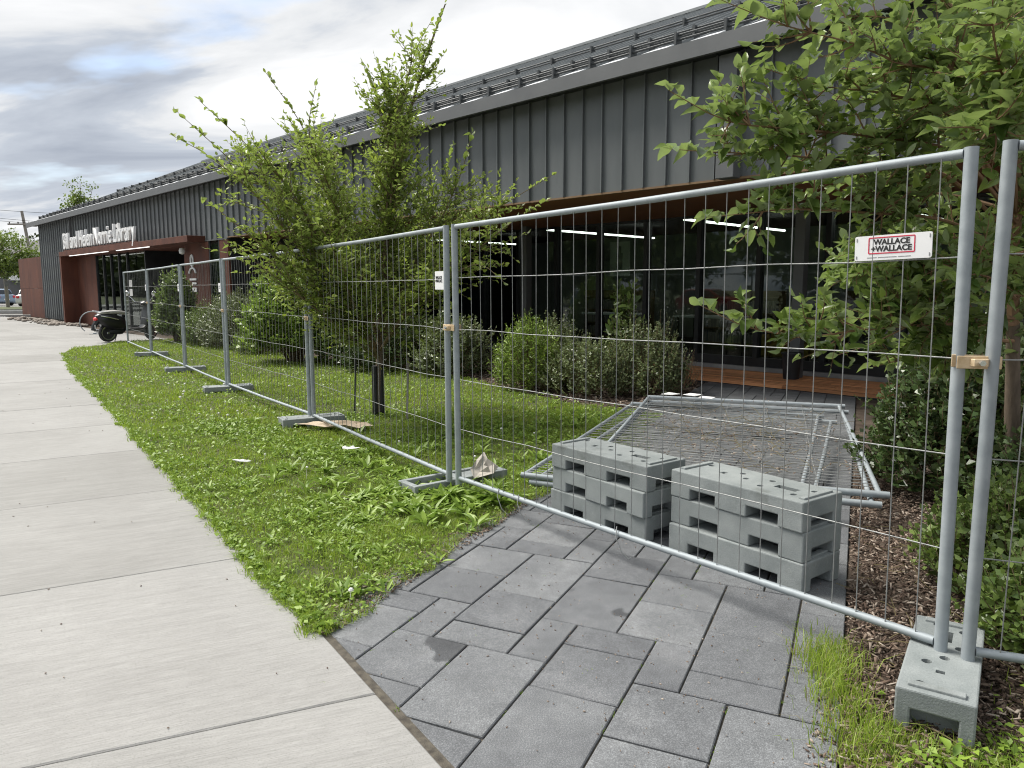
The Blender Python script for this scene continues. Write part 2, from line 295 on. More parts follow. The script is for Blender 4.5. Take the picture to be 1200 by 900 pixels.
def inset_poly(poly, d):
    k = len(poly); out = []
    area = sum(poly[i][0] * poly[(i + 1) % k][1] - poly[(i + 1) % k][0] * poly[i][1] for i in range(k)); sgn = 1 if area > 0 else -1
    for i in range(k):
        p0, p1, p2 = Vector(poly[i - 1]), Vector(poly[i]), Vector(poly[(i + 1) % k])
        e1, e2 = (p1 - p0).normalized(), (p2 - p1).normalized()
        n1, n2 = Vector((-e1.y, e1.x)) * sgn, Vector((-e2.y, e2.x)) * sgn
        b = n1 + n2
        if b.length < 1e-6: out.append(tuple(p1 + n1 * d)); continue
        b.normalize(); q = d / max(0.35, b.dot(n1)); out.append(tuple(p1 + b * q))
    return out
def clip(poly, p, nrm):
    out = []; k = len(poly)
    for i in range(k):
        a, b = poly[i], poly[(i + 1) % k]
        da = (a[0] - p[0]) * nrm[0] + (a[1] - p[1]) * nrm[1]; db = (b[0] - p[0]) * nrm[0] + (b[1] - p[1]) * nrm[1]
        if da >= 0: out.append(a)
        if da * db < 0:
            t = da / (da - db); out.append((a[0] + (b[0] - a[0]) * t, a[1] + (b[1] - a[1]) * t))
    return out
def poly_area(p): return abs(sum(p[i][0] * p[(i + 1) % len(p)][1] - p[(i + 1) % len(p)][0] * p[i][1] for i in range(len(p)))) / 2 if len(p) > 2 else 0
def ob(name, me, parent=None, loc=(0, 0, 0), rot=(0, 0, 0), **props):
    o = bpy.data.objects.new(name, me); COL.objects.link(o); o.location = loc; o.rotation_euler = rot
    if parent is not None: o.parent = parent
    for k, v in props.items(): o[k] = v
    return o
def obm(name, mb, mat, parent=None, smooth=False, loc=(0, 0, 0), rot=(0, 0, 0), bevel=0, **props):
    o = ob(name, mb.mesh(name, mat, smooth), parent, loc, rot, **props)
    if bevel:
        md = o.modifiers.new('bevel', 'BEVEL'); md.width = bevel; md.segments = 2; md.limit_method = 'ANGLE'; md.angle_limit = R(35)
    return o
def thing(name, label, cat, loc=(0, 0, 0), rz=0, group=None, rot=None):
    o = bpy.data.objects.new(name, None); COL.objects.link(o); o.empty_display_size = 0.1
    o.location = loc; o.rotation_euler = rot if rot else (0, 0, rz); o['label'] = label; o['category'] = cat
    if group: o['group'] = group
    return o
def tag(o, label, cat, group=None):
    o['label'] = label; o['category'] = cat
    if group: o['group'] = group
    return o
def copy_tree(o, parent=None):
    c = o.copy(); COL.objects.link(c)
    if parent is not None: c.parent = parent
    for ch in list(o.children): copy_tree(ch, c)
    return c
def np_mesh(name, V, F, mat, tint=None):
    """V (n,3); F (m,k) int array of equal-size faces or list of such arrays"""
    me = bpy.data.meshes.new(name); Fs = F if isinstance(F, list) else [F]
    V = np.ascontiguousarray(V, dtype=np.float32)
    me.vertices.add(len(V)); me.vertices.foreach_set('co', V.ravel())
    li = np.concatenate([f.ravel() for f in Fs]).astype(np.int32); cnt = np.concatenate([np.full(len(f), f.shape[1]) for f in Fs]).astype(np.int32)
    st = np.concatenate([[0], np.cumsum(cnt)[:-1]]).astype(np.int32)
    me.loops.add(len(li)); me.loops.foreach_set('vertex_index', li)
    me.polygons.add(len(cnt)); me.polygons.foreach_set('loop_start', st); me.polygons.foreach_set('loop_total', cnt)
    me.update(calc_edges=True)
    if tint is not None:
        a = me.attributes.new('tint', 'FLOAT', 'POINT'); a.data.foreach_set('value', np.ascontiguousarray(tint, dtype=np.float32))
    me.materials.append(mat); return me
def unit(a): return a / np.maximum(np.linalg.norm(a, axis=1, keepdims=True), 1e-9)
# leaf templates: (side, along, normal); fold lifts the sides, droop bends the tip
def leaf_template(kind, fold=0.12, droop=0.12):
    if kind == 'small': return np.array([(0, 0, 0), (-.5, .5, fold), (0, 1, -droop), (.5, .5, fold)], float), [np.array([[0, 3, 2, 1]])]
    v = np.array([(0, 0, 0), (-.42, .28, fold), (-.5, .55, fold * .8), (-.3, .82, fold * .3 - droop * .5), (0, 1, -droop), (.3, .82, fold * .3 - droop * .5), (.5, .55, fold * .8), (.42, .28, fold), (0, .45, 0), (0, .75, -droop * .35)], float)
    return v, [np.array([[0, 7, 8, 1], [7, 6, 8, 8], [1, 8, 8, 2]])[:1], np.array([[7, 6, 8], [1, 8, 2]]), np.array([[8, 6, 5, 9], [8, 9, 3, 2]]), np.array([[9, 5, 4], [9, 4, 3]])]
def leaves_mesh(name, pos, d, up, size, width, mat, kind='small', fold=0.12, droop=0.12, tint=None):
    pos = np.asarray(pos, float); d = unit(np.asarray(d, float)); up = np.asarray(up, float); n = len(pos)
    side = unit(np.cross(d, up)); nm = np.cross(side, d)
    T, FT = leaf_template(kind, fold, droop); k = len(T); cu = nr.normal(1.0, .9, n)[:, None, None]; wj = nr.uniform(.75, 1.15, n)[:, None, None]; size = np.broadcast_to(np.asarray(size, float), (n,))
    V = (pos[:, None, :] + side[:, None, :] * (T[None, :, 0, None] * width * wj * size[:, None, None]) + d[:, None, :] * (T[None, :, 1, None] * size[:, None, None]) + nm[:, None, :] * (T[None, :, 2, None] * cu * size[:, None, None])).reshape(-1, 3)
    Fs = [(f[None] + (np.arange(n) * k)[:, None, None]).reshape(-1, f.shape[1]) for f in FT]
    if tint is None: tint = nr.random(n)
    return np_mesh(name, V, Fs, mat, np.repeat(np.clip(tint, 0, 1), k))

# frames of reference: the facade (q to the left along it, n into the building) and the paved path (s along, t to the right)
FA, FN = (-.6933, .7207), (.7207, .6933)
def QW(q, n): return (q * FA[0] + n * FN[0], q * FA[1] + n * FN[1])
FROT = math.atan2(-FA[1], -FA[0])
PC, PS = math.cos(R(65)), math.sin(R(65))
def ST(s, t): return (s * PC + t * PS, s * PS - t * PC)

# ------------------------------------------------------------------ ground, road, sidewalk, plaza
def sheet(name, poly, z, mat, **kw):
    mb = MB(); mb.add([(x, y, z) for x, y in poly], [tuple(range(len(poly)))])
    o = obm(name, mb, mat); o['kind'] = 'structure'
    for k, v in kw.items(): o[k] = v
    return o
sheet('ground', [(-400, -300), (400, -300), (400, 600), (-400, 600)], -0.09, M['far_ground'])
sheet('soil', [(-30, -6), (25, -6), (25, 40), (-30, 40)], -0.045, M['soil'])
sheet('road', [QW(90, -30), QW(-60, -30), QW(-60, -11.5), QW(47, -11.5), QW(47, 60), QW(90, 60)], -0.07, M['asphalt'])
EDGE = [(0.75, .7), (-.23, 2.31), (-.37, 2.52), (-.55, 2.78), (-.89, 3.29), (-1.21, 3.72), (-1.59, 4.26), (-2.05, 4.95), (-2.7, 5.87), (-3.59, 7.18), (-4.56, 8.62), (-5.66, 10.2), (-7.33, 12.6), (-8.69, 14.54), (-11.04, 18.18)]
def edge_between(a, b):
    return [p for p in EDGE if a[1] + .05 < p[1] < b[1] - .05]
JR = [((0.75, .70), 19), ((-.54, 2.77), 23), ((-1.60, 4.28), 28), ((-2.66, 5.82), 30), ((-3.66, 7.29), 32), ((-4.62, 8.71), 33), ((-5.66, 10.2), 34), ((-6.65, 11.63), 34), ((-7.65, 13.06), 35), ((-8.69, 14.54), 35), ((-9.86, 16.35), 35), ((-11.04, 18.18), 35)]
sidewalk = obm('sidewalk', MB().prism([(1.2, -3), (0.75, .7), (-11.04, 18.18), (-19, 16), (-5, -3)], -0.13, -0.055), M['soil']); sidewalk['kind'] = 'structure'
def slab_obj(parent, poly, ang, z1, th=0.1, mat='concrete'):
    c = (sum(p[0] for p in poly) / len(poly), sum(p[1] for p in poly) / len(poly)); ca, sa = math.cos(-ang), math.sin(-ang)
    loc = [((p[0] - c[0]) * ca - (p[1] - c[1]) * sa, (p[0] - c[0]) * sa + (p[1] - c[1]) * ca) for p in poly]
    return obm('concrete_slab', MB().prism(inset_poly(loc, 0.0022), z1 - th, z1, 0.006, 0.005), M[mat], parent, loc=(c[0], c[1], 0), rot=(0, 0, ang))
for (a, aa), (b, ba) in zip(JR[:-1], JR[1:]):
    for w0, w1 in ((0.0, 2.6), (2.6, 5.2)):
        da, db = Vector((-math.cos(R(aa)), -math.sin(R(aa)))), Vector((-math.cos(R(ba)), -math.sin(R(ba))))
        A, B = Vector(a), Vector(b)
        right = [tuple(A + da * w0)] + ([p for p in edge_between(a, b)] if w0 == 0 else []) + [tuple(B + db * w0)]
        slab_obj(sidewalk, right + [tuple(B + db * w1), tuple(A + da * w1)], R((aa + ba) / 2), 0.0 + rng.uniform(-.002, .002))
plaza = sheet('plaza', [QW(17.6, -11), QW(17.6, 9.7), QW(43, 9.7), QW(52, 9.7), QW(52, -11)], -0.03, M['soil'])
for i in range(-2, 10):
    for j in range(7):
        q0, n0 = 23.8 + i * 3.0, 8.42 - (j + 1) * 2.6
        slab_obj(plaza, [QW(q0, n0), QW(q0, n0 + 2.6), QW(q0 + 3, n0 + 2.6), QW(q0 + 3, n0)], FROT + R(12), -0.007 + rng.uniform(-.001, .001), 0.05)
kerb = obm('kerb', MB().box((0, 0, 0.02), (26, 0.18, 0.16)), M['concrete'], loc=(-32, 41.5, 0), rot=(0, 0, R(2)), bevel=0.02); kerb['kind'] = 'structure'
kerb2 = obm('kerb', MB().box((0, 0, 0.05), (40, 0.2, 0.16)), M['concrete'], loc=(-38, 47.5, 0), rot=(0, 0, R(1)), bevel=0.02); kerb2['kind'] = 'structure'
sheet('street_pavement', [(-60, 47.6), (-18, 48.4), (-18, 55), (-60, 54)], -0.0, M['concrete'])
sheet('verge', [(-70, 54.1), (-18, 55.1), (-18, 64), (-70, 62)], 0.0, M['far_ground'])
sheet('driveway', [(-60, 63), (-30, 64), (-30, 76), (-60, 76)], -0.02, M['asphalt'])

# ------------------------------------------------------------------ paved path
GW = 0.19; GH = 0.1985
path = obm('paving_path', MB().prism([ST(1.2, 0.0), ST(13.2, 0.0), ST(13.4, -2.33), ST(1.2, -2.33)], -0.08, -0.012), M['joint']); path['kind'] = 'structure'
PAV = [(6, 8, 0, 3), (6, 8, -3, 0), (8, 10, 1, 3), (8, 10, -1, 1), (10, 12, 2, 4), (10, 12, 0, 2), (10, 12, 4, 5), (9, 10, 3, 5), (8, 9, 3, 4), (7, 8, 3, 4), (7, 9, 4, 6), (9, 11, 5, 7), (7, 9, 6, 9), (6, 7, 3, 5), (4, 6, 4, 5), (4, 6, 2, 4), (4, 6, -1, 2), (5, 7, 5, 8), (3, 4, 3, 5), (3, 5, 5, 7), (3, 5, 7, 9), (1, 3, 6, 9), (1, 3, 4, 6), (1, 3, 3, 4), (2, 4, 1, 3), (2, 4, -1, 1), (0, 2, 0, 3), (0, 2, -3, 0), (0, 1, 3, 5), (0, 1, 5, 8), (7, 8, 9, 11), (5, 7, 8, 10), (8, 10, 10, 12), (8, 10, 9, 10), (10, 11, 9, 11), (9, 11, 7, 9), (11, 12, 5, 8), (11, 12, 8, 9), (11, 12, 9, 11), (10, 12, 11, 13), (8, 10, -3, -1), (10, 12, -3, 0), (4, 6, -4, -1), (2, 4, -4, -1)]
PAV = [p if p != (8, 9, 3, 4) and p != (7, 8, 3, 4) else None for p in PAV]; PAV = [p for p in PAV if p] + [(7, 9, 3, 4)]
occ = set()
def cells(p): return [(c, j) for c in range(p[0], p[1]) for j in range(p[2], p[3])]
good = []
for p in PAV:
    if any(c in occ for c in cells(p)): continue
    occ.update(cells(p)); good.append(p)
for j in range(-4, 56):
    for c in range(0, 12):
        if (c, j) in occ: continue
        opts = [(2, 2), (2, 3), (1, 2), (2, 1), (2, 2)]; rng.shuffle(opts)
        for dc, dj in opts + [(1, 1)]:
            p = (c, c + dc, j, j + dj)
            if c + dc <= 12 and all(k not in occ for k in cells(p)): occ.update(cells(p)); good.append(p); break
SWN = Vector((.83, .556)).normalized()   # the sidewalk edge beside the path
for c0, c1, j0, j1 in good:
    g = 0.0042
    t0, t1 = -c1 * GW + g, -c0 * GW - g; s0, s1 = 2.2 + j0 * GH + g, 2.2 + j1 * GH - g
    if c1 == 12: t0 -= rng.uniform(0.0, 0.06)
    if c0 == 0: t1 += 0.02
    pl = [ST(s0, t0), ST(s0, t1), ST(s1, t1), ST(s1, t0)]
    pl = clip(pl, (-.23 + .028, 2.31 + .018), SWN)
    if poly_area(pl) < 0.004: continue
    c = (sum(p[0] for p in pl) / len(pl), sum(p[1] for p in pl) / len(pl)); ca, sa = math.cos(-R(65)), math.sin(-R(65))
    lp = [((p[0] - c[0]) * ca - (p[1] - c[1]) * sa, (p[0] - c[0]) * sa + (p[1] - c[1]) * ca) for p in pl]
    lp = [(x + rng.uniform(-.0015, .0015), y + rng.uniform(-.0015, .0015)) for x, y in lp]
    obm('paver', MB().prism(lp, -0.05, 0.0, 0.004, 0.004), M['paver'], path, loc=(c[0], c[1], rng.uniform(-.0025, .002)), rot=(R(rng.uniform(-.25, .25)), R(rng.uniform(-.25, .25)), R(65)))
gapm = obm('joint_filler', MB().prism([(0.82, .78), (0.70, .72), (-.92, 3.30), (-.86, 3.34)], -0.06, -0.006), M['joint']); gapm['kind'] = 'structure'

# ------------------------------------------------------------------ lawn and planting bed sheets
LAWN = [(-.92, 3.33)] + EDGE[4:] + [(-11.75, 19.9), (-11.5, 20.7), (-11.75, 22.2), (-10.4, 23.4), QW(15, 8.6), QW(10.2, 8.6), QW(8, 8.0), QW(6.9, 7.7), ST(9.4, -2.3)]
sheet('lawn', LAWN, -0.004, M['turf'])
BEDL = [QW(24, 8.75), QW(15, 8.6), QW(10.2, 8.6), QW(8, 8.0), QW(6.9, 7.7), ST(9.4, -2.3), ST(12.6, -2.3), QW(7.4, 11.2), QW(24, 11.2)]
sheet('planting_bed', BEDL, -0.012, M['soil'])
BEDR = [ST(1.4, .02), ST(12.6, .02), QW(-6, 11.2), (12, -1), (4, -3)]
sheet('mulch_bed', BEDR, -0.02, M['soil'])

# ------------------------------------------------------------------ the library building
BQ, BN_ = 18.0, 9.0
bld = thing('library_building', 'long low library clad in dark grey standing seam metal with brown entrance portal', 'building', (*QW(BQ, BN_), 0), FROT)
def LX(q): return BQ - q
def LY(n): return n - BN_
QL, QR = 42.8, -7.0
def bbox(q0, q1, n0, n1, z0, z1, mb=None):
    mb = mb or MB(); return mb.bx(LX(q0), LX(q1), LY(n0), LY(n1), z0, z1)
def bpart(name, mb, mat, parent=bld, **k): return obm(name, mb, M[mat], parent, **k)
wall = MB(); PQ0, PQ1 = 22.5, 37.1
bbox(QR, 20.9, 9.05, 9.3, 3.06, 4.75, wall); bbox(20.9, 24.2, 9.05, 9.3, 0, 4.75, wall); bbox(24.2, PQ1, 9.05, 9.3, 3.05, 4.75, wall); bbox(PQ1, QL - .01, 9.05, 9.3, 0, 4.75, wall)
bbox(QL - .25, QL - .005, 9.3, 22, 0, 4.75, wall); bbox(QR, QR + .25, 9.3, 22, 0, 4.75, wall); bbox(QR, QL, 25.8, 26, 0, 4.75, wall)
wallo = bpart('wall', wall, 'dark')
PW = 0.385
def panel_mesh(z0, z1):
    mb = MB(); mb.bx(0.012, PW, 0, 0.03, z0, z1); mb.bx(-.012, .012, -.042, 0.03, z0, z1)
    return mb.mesh('cladding_panel', M['clad'])
pm = {'a': panel_mesh(3.03, 4.62), 'b': panel_mesh(3.13, 4.62), 'c': panel_mesh(0.10, 4.62), 'd': panel_mesh(3.0, 4.62)}
q = QL
while q - PW > QR:
    kind = 'c' if q - PW > PQ1 - .1 else ('b' if q > PQ0 else ('d' if q > 20.9 else 'a'))
    ob('cladding_panel', pm[kind], wallo, (LX(q), 0.0, 0)); q -= PW
bpart('drip_trim', bbox(QR, 20.9, 8.975, 9.06, 2.998, 3.026), 'trim')
bpart('drip_trim', bbox(20.95, 24.1, 8.97, 9.06, 2.96, 2.996), 'fascia')
bpart('soffit', bbox(QR, 20.85, 9.07, 12.95, 3.0, 3.05), 'soffit')
# eaves, fascia, roof
bpart('fascia', bbox(QR - .4, 43.6, 8.60, 8.66, 4.53, 4.74), 'fascia')
bpart('eave_soffit', bbox(QR - .3, 43.55, 8.661, 9.03, 4.60, 4.63), 'dark')
RZ0, RN0, RN1, SL = 4.70, 8.66, 17.5, 0.45
RLEN = (RN1 - RN0) * math.sqrt(1 + SL * SL); RA = math.atan(SL)
rp = MB(); rp.bx(0.012, PW, 0, RLEN, -.02, 0.0); rp.bx(-.012, .012, 0, RLEN, -.02, .04); rpm = rp.mesh('roof_panel', M['roof'])
roof = bpart('roof', bbox(QR - .35, 43.5, 17.5, 26.4, 4.6, 4.68), 'roof')
q = 43.55
while q - PW > QR - .4:
    ob('roof_panel', rpm, roof, (LX(q), LY(RN0), RZ0), (RA, 0, 0)); q -= PW
ridge_z = RZ0 + SL * (RN1 - RN0)
bk = MB(); bk.add([(LX(43.5), LY(17.5), ridge_z), (LX(QR - .4), LY(17.5), ridge_z), (LX(QR - .4), LY(26.4), 4.69), (LX(43.5), LY(26.4), 4.69)], [(0, 1, 2, 3)])
ob('roof_panel', bk.mesh('roof_back', M['roof']), roof)
gb = MB()
for qq in (43.45, QR - .3): gb.prism([(LY(8.7), 4.66), (LY(26.3), 4.66), (LY(17.5), ridge_z - .05)], LX(qq) - .02, LX(qq) + .02)
gv = [(z, y, x) for (y, x, z) in gb.v]; gb.v = [(a, b, c) for a, b, c in gv]
bpart('gable_wall', gb, 'clad')
bpart('ridge_cap', bbox(QR - .4, 43.5, 17.35, 17.65, ridge_z - .02, ridge_z + .05), 'roof')
def roofz(n): return RZ0 + SL * (n - RN0)
def guard(n, hs, name='snow_guard', step=2):
    mb = MB()
    for h, dn in hs: mb.tube([(LX(43.3), LY(n + dn), roofz(n) + h), (LX(QR), LY(n + dn), roofz(n) + h)], .016, 6)
    q_ = 43.55 - PW
    while q_ > QR:
        mb.bx(LX(q_) - .02, LX(q_) + .02, LY(n) - .06, LY(n) + .08, roofz(n) - .02, roofz(n) + max(h for h, _ in hs) + .03); q_ -= PW * step
    bpart(name, mb, 'rail')
guard(9.15, [(.07, -.02), (.14, .0)]); guard(9.6, [(.07, -.02), (.14, 0)]); guard(12.8, [(.07, 0), (.12, 0)], step=3)
fm = MB(); fm.add([(0, 0, 0), (.42, .0, 0), (.42, .16, .075), (.16, .16, .075), (0, 0, -.02), (.42, 0, -.02), (.42, .16, .055), (.16, .16, .055)], [(0, 1, 2, 3), (7, 6, 5, 4), (0, 4, 5, 1), (1, 5, 6, 2), (2, 6, 7, 3), (3, 7, 4, 0)]); fmm = fm.mesh('eave_flashing_glint', M['flash_glint'])  # wedge of flashing, its sky highlight put into shape and pale colour
q = 43.4
while q > QR: ob('eave_flashing_glint', fmm, bld, (LX(q), LY(8.64), 4.755)); q -= PW * 2
bpart('downpipe', bbox(5.32, 5.06, 8.78, 8.955, 3.0, 4.53), 'fascia', bevel=.008)
bpart('awning', bbox(38.4, 37.3, 8.6, 9.0, 2.98, 3.06), 'dark')
bpart('downpipe', bbox(36.9, 36.8, 8.86, 8.955, 3.7, 4.53), 'fascia')
# recessed glazing under the overhang
gz = bpart('glazing_frame', bbox(QR, 20.85, 12.9, 13.02, 2.955, 2.999), 'frame')
bpart('sill', bbox(QR, 20.85, 12.83, 13.02, 0.03, 0.13), 'alu'); bpart('sill', bbox(QR, 20.85, 12.87, 13.02, 0.135, 0.30), 'frame')
pane_q = [20.8 - i * 1.27 for i in range(23)]
for a_, b_ in zip(pane_q[:-1], pane_q[1:]):
    wf = bpart('window', MB().bx(LX(a_) - .045, LX(a_) + .045, LY(12.86), LY(13.02), .301, 2.954), 'frame')
    ob('pane', MB().bx(LX(a_) + .046, LX(b_) - .046, LY(12.94), LY(12.96), .302, 2.953).mesh('pane', M['glass']), wf)
# interior shell
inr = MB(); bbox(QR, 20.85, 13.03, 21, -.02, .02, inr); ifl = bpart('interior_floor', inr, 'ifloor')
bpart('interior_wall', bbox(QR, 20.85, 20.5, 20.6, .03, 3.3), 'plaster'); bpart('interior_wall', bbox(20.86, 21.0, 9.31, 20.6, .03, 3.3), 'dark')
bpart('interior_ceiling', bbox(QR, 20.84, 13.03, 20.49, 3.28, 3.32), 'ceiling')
for qq in (17.2, 12.4, 8.6, 5.0, 1.3):
    for n0, n1 in ((13.1, 15.1), (15.2, 17.4)):
        bpart('ceiling_light', bbox(qq + .028, qq - .028, n0, n1, 2.945, 2.985), 'lamp_in')
# slatted screen and columns under the overhang
sm_ = MB().bx(-.05, .05, -.03, .03, .12, 2.35).mesh('slat', M['slat'])
scr = bpart('slat_screen', bbox(20.8, 14.6, 10.06, 10.1, .1, .2), 'dark')
q = 20.7
while q > 14.6: ob('slat', sm_, scr, (LX(q), LY(10.0), 0)); q -= .155
bpart('screen_backing', bbox(20.84, 14.6, 10.4, 10.45, 0, 2.999), 'dark')
for qq in (5.8, 12.4, 0.0): bpart('column', bbox(qq + .09, qq - .09, 12.3, 12.48, 0.0, 2.999), 'fascia', bevel=.006)
bin_ = thing('litter_bin', 'small black bin standing at the foot of a grey column on the deck', 'bin', (*QW(5.75, 12.12), 0.06), FROT)
obm('bin_body', MB().lathe([(.13, 0), (.16, .4), (.17, .42)], 16), M['dark'], bin_, True); obm('rim', MB().lathe([(.175, .42), (.175, .45), (.14, .45), (.14, .42)], 16), M['frame'], bin_, True)
dk = bpart('deck', bbox(QR, 12, 11.16, 12.82, -.04, 0.01), 'dark')
for r_ in range(11):
    q = 12.0
    while q > QR:
        L_ = rng.uniform(1.7, 2.6); n0 = 11.17 + r_ * .15
        ob('deck_board', bbox(q - .004, q - L_ + .004, n0, n0 + .100, .012, .06).mesh('deck_board', M['deck']), dk, (0, 0, rng.uniform(-.003, .003))); q -= L_
# red-brown entrance
can = bpart('canopy', bbox(PQ1, PQ0, 8.46, 9.045, 2.93, 3.12), 'corten', bevel=.006)
bpart('canopy_soffit', bbox(PQ1 - .2, 24.25, 9.05, 11.0, 2.91, 2.96), 'corten')
bpart('portal_leg', bbox(PQ1, PQ1 - .2, 8.47, 9.18, 0.0, 2.925), 'corten')
qs_ = [PQ1 - .21, 35.6, 34.2]
for a_, b_ in zip(qs_[:-1], qs_[1:]): bpart('corten_panel', bbox(a_ - .006, b_ + .006, 9.10, 9.15, .02, 2.9), 'corten')
for a_, b_ in ((24.2, 22.3), (21.5, 20.92)): bpart('corten_panel', bbox(a_, b_, 8.985, 9.04, .05, 2.955), 'corten')
bpart('corten_panel', bbox(24.24, 24.2, 8.99, 11.0, .05, 2.97), 'corten')
wn = bpart('window', MB().bx(LX(22.28), LX(22.22), LY(8.99), LY(9.04), .05, 2.955).bx(LX(21.58), LX(21.52), LY(8.99), LY(9.04), .05, 2.955), 'frame')
ob('pane', bbox(22.21, 21.59, 9.01, 9.03, .05, 2.95).mesh('pane', M['glass']), wn)
for t_, (q0, q1) in (('ceiling_light', (35.6, 30.3)), ('ceiling_light', (29.3, 25.9))): bpart(t_, bbox(q0, q1, 8.49, 8.525, 2.905, 2.928), 'lamp')
eq = [34.2 - i * .98 for i in range(7)]
for i, (a_, b_) in enumerate(zip(eq[:-1], eq[1:])):
    wf = bpart('window', MB().bx(LX(a_) - .04, LX(a_) + .04, LY(9.11), LY(9.23), .02, 2.9).bx(LX(a_) + .04, LX(b_), LY(9.12), LY(9.22), .02, .1), 'frame')
    ob('pane', MB().bx(LX(a_) + .041, LX(b_) - .041, LY(9.16), LY(9.175), .101, 2.9).mesh('pane', M['glass']), wf)
bpart('portal_return', bbox(28.32, 28.25, 9.12, 10.9, .02, 2.9), 'frame')
dr = bpart('door', bbox(28.2, 24.3, 10.9, 10.98, 2.2, 2.9), 'frame')
for q_ in (28.15, 27.2, 26.25, 25.3, 24.35): ob('door_frame', bbox(q_ + .05, q_ - .05, 10.9, 10.98, .02, 2.199).mesh('door_frame', M['frame']), dr)
for q_ in (27.675, 26.725, 25.775, 24.825): ob('pane', bbox(q_ + .42, q_ - .42, 10.93, 10.95, .02, 2.19).mesh('pane', M['glass']), dr)
for q_ in (26.4, 26.1): ob('handle', MB().tube([(LX(q_), LY(10.84), .9), (LX(q_), LY(10.84), 1.4)], .015, 8).mesh('handle', M['chrome']), dr)
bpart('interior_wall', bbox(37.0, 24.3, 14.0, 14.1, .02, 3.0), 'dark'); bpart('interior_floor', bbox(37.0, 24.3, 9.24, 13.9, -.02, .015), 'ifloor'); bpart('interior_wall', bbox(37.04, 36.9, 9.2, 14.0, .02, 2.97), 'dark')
bpart('wall_lamp', MB().lathe([(.02, 0), (.08, .03), (.095, .12), (.07, .19), (.0, .21)], 14, c=(LX(23.98), LY(8.84), 2.62)), 'white', smooth=True)
bpart('light_housing', MB().prism([(LX(26.9), 3.13), (LX(26.0), 3.13), (LX(26.9), 3.47)], 0, 0.1), 'white'); hs_ = bld.children[-1]
hs_.data.transform(Matrix(((1, 0, 0, 0), (0, 0, 1, LY(8.5)), (0, 1, 0, 0), (0, 0, 0, 1))))
for zz in (1.75, 1.42): tag(ob('notice', MB().bx(-.16, .16, -.004, .004, -.13, .13).mesh('notice', M['paper']), None, (*QW(29.9, 9.09), zz), (0, 0, FROT)), 'white paper notice, the %s of two on the entrance glass' % ('upper' if zz > 1.6 else 'lower'), 'notice', 'paper notices on the entrance glass')

# lettering along the top of the canopy
def text_mesh(txt, mat, offset=0.0, extrude=0.03, res=2):
    cu = bpy.data.curves.new('text', 'FONT'); cu.body = txt; cu.size = 1; cu.extrude = extrude; cu.offset = offset; cu.resolution_u = res
    o = bpy.data.objects.new('text', cu); COL.objects.link(o); dg = bpy.context.evaluated_depsgraph_get(); dg.update()
    me = bpy.data.meshes.new_from_object(o.evaluated_get(dg)); bpy.data.objects.remove(o); bpy.data.curves.remove(cu)
    me.materials.clear(); me.materials.append(mat); return me
sign = thing('building_sign', 'raised white letters reading Bill and Helen Norrie Library along the canopy top', 'sign', (*QW(36.3, 8.5), 3.125), FROT)
TXT = 'Bill and Helen Norrie Library'; WTOT = 9.25; glyph = {}; x = 0; lay = []
for ch in TXT:
    if ch == ' ': x += .26; continue
    if ch not in glyph:
        me = text_mesh(ch, M['white'], 0.010, 0.04); xs = [v.co.x for v in me.vertices]; glyph[ch] = (me, min(xs), max(xs))
    me, a_, b_ = glyph[ch]; lay.append((ch, x - a_)); x += (b_ - a_) + .085
sx = WTOT / x
for ch, xo in lay:
    o = ob('letter', glyph[ch][0], sign, (xo * sx, 0, 0.10), (R(90), 0, 0)); o.scale = (sx, 0.92, 1)
obm('base_rail', MB().bx(-.05, WTOT + .05, -.02, .03, 0.0, .045), M['corten'], sign)
# small white symbol sign on the red-brown wall
ws = thing('wall_sign', 'white symbol of oval over arch and two bars on the red brown wall', 'sign', (*QW(23.55, 8.97), 0), FROT)
def ring_pts(cx, cz, rx, rz, a0, a1, n=20): return [(cx + rx * math.cos(R(a0 + (a1 - a0) * i / n)), -.01, cz + rz * math.sin(R(a0 + (a1 - a0) * i / n))) for i in range(n + 1)]
obm('oval', MB().tube(ring_pts(0, 2.42, .09, .17, 0, 360), .03, 6), M['white'], ws); obm('arch', MB().tube(ring_pts(0, 1.98, .26, .22, 15, 165), .03, 6), M['white'], ws)
obm('bar', MB().bx(-.24, .28, -.02, 0, 1.82, 1.88), M['white'], ws); obm('bar', MB().bx(-.05, .28, -.02, 0, 1.70, 1.76), M['white'], ws); obm('bar', MB().bx(-.22, .28, -.02, 0, 1.47, 1.60), M['white'], ws)
# free-standing red-brown screen wall past the far corner
swl = thing('screen_wall', 'free standing rusty steel screen wall past the far corner of the library', 'wall', (*QW(46.2, 9.5), 0), FROT)
for i in range(3):
    for z0, z1 in ((0.0, 1.55), (1.56, 3.2)): obm('corten_panel', MB().bx(-4.4 + i * 2.3, -4.4 + i * 2.3 + 2.29, -.03, .03, z0, z1), M['corten'], swl)
obm('post', MB().bx(-4.4, 2.5, .03, .12, 0, .12).bx(-4.4, 2.5, .03, .12, 3.0, 3.12), M['dark'], swl)
bs = bmesh.new()
for i in range(150):
    q_ = rng.uniform(34.5, 46); n_ = 8.75 - rng.random() ** 2 * (1.0 if q_ > 36 else .5); r_ = rng.uniform(.05, .15)
    rr_ = bmesh.ops.create_icosphere(bs, subdivisions=1, radius=r_); c_ = Vector((*QW(q_, n_), r_ * .3))
    for v in rr_['verts']: v.co *= rng.uniform(.75, 1.2); v.co.z *= .6; v.co += c_
me = bpy.data.meshes.new('bed_stones'); bs.to_mesh(me); bs.free(); me.materials.append(M['stone']); ob('bed_stones', me)['kind'] = 'stuff'

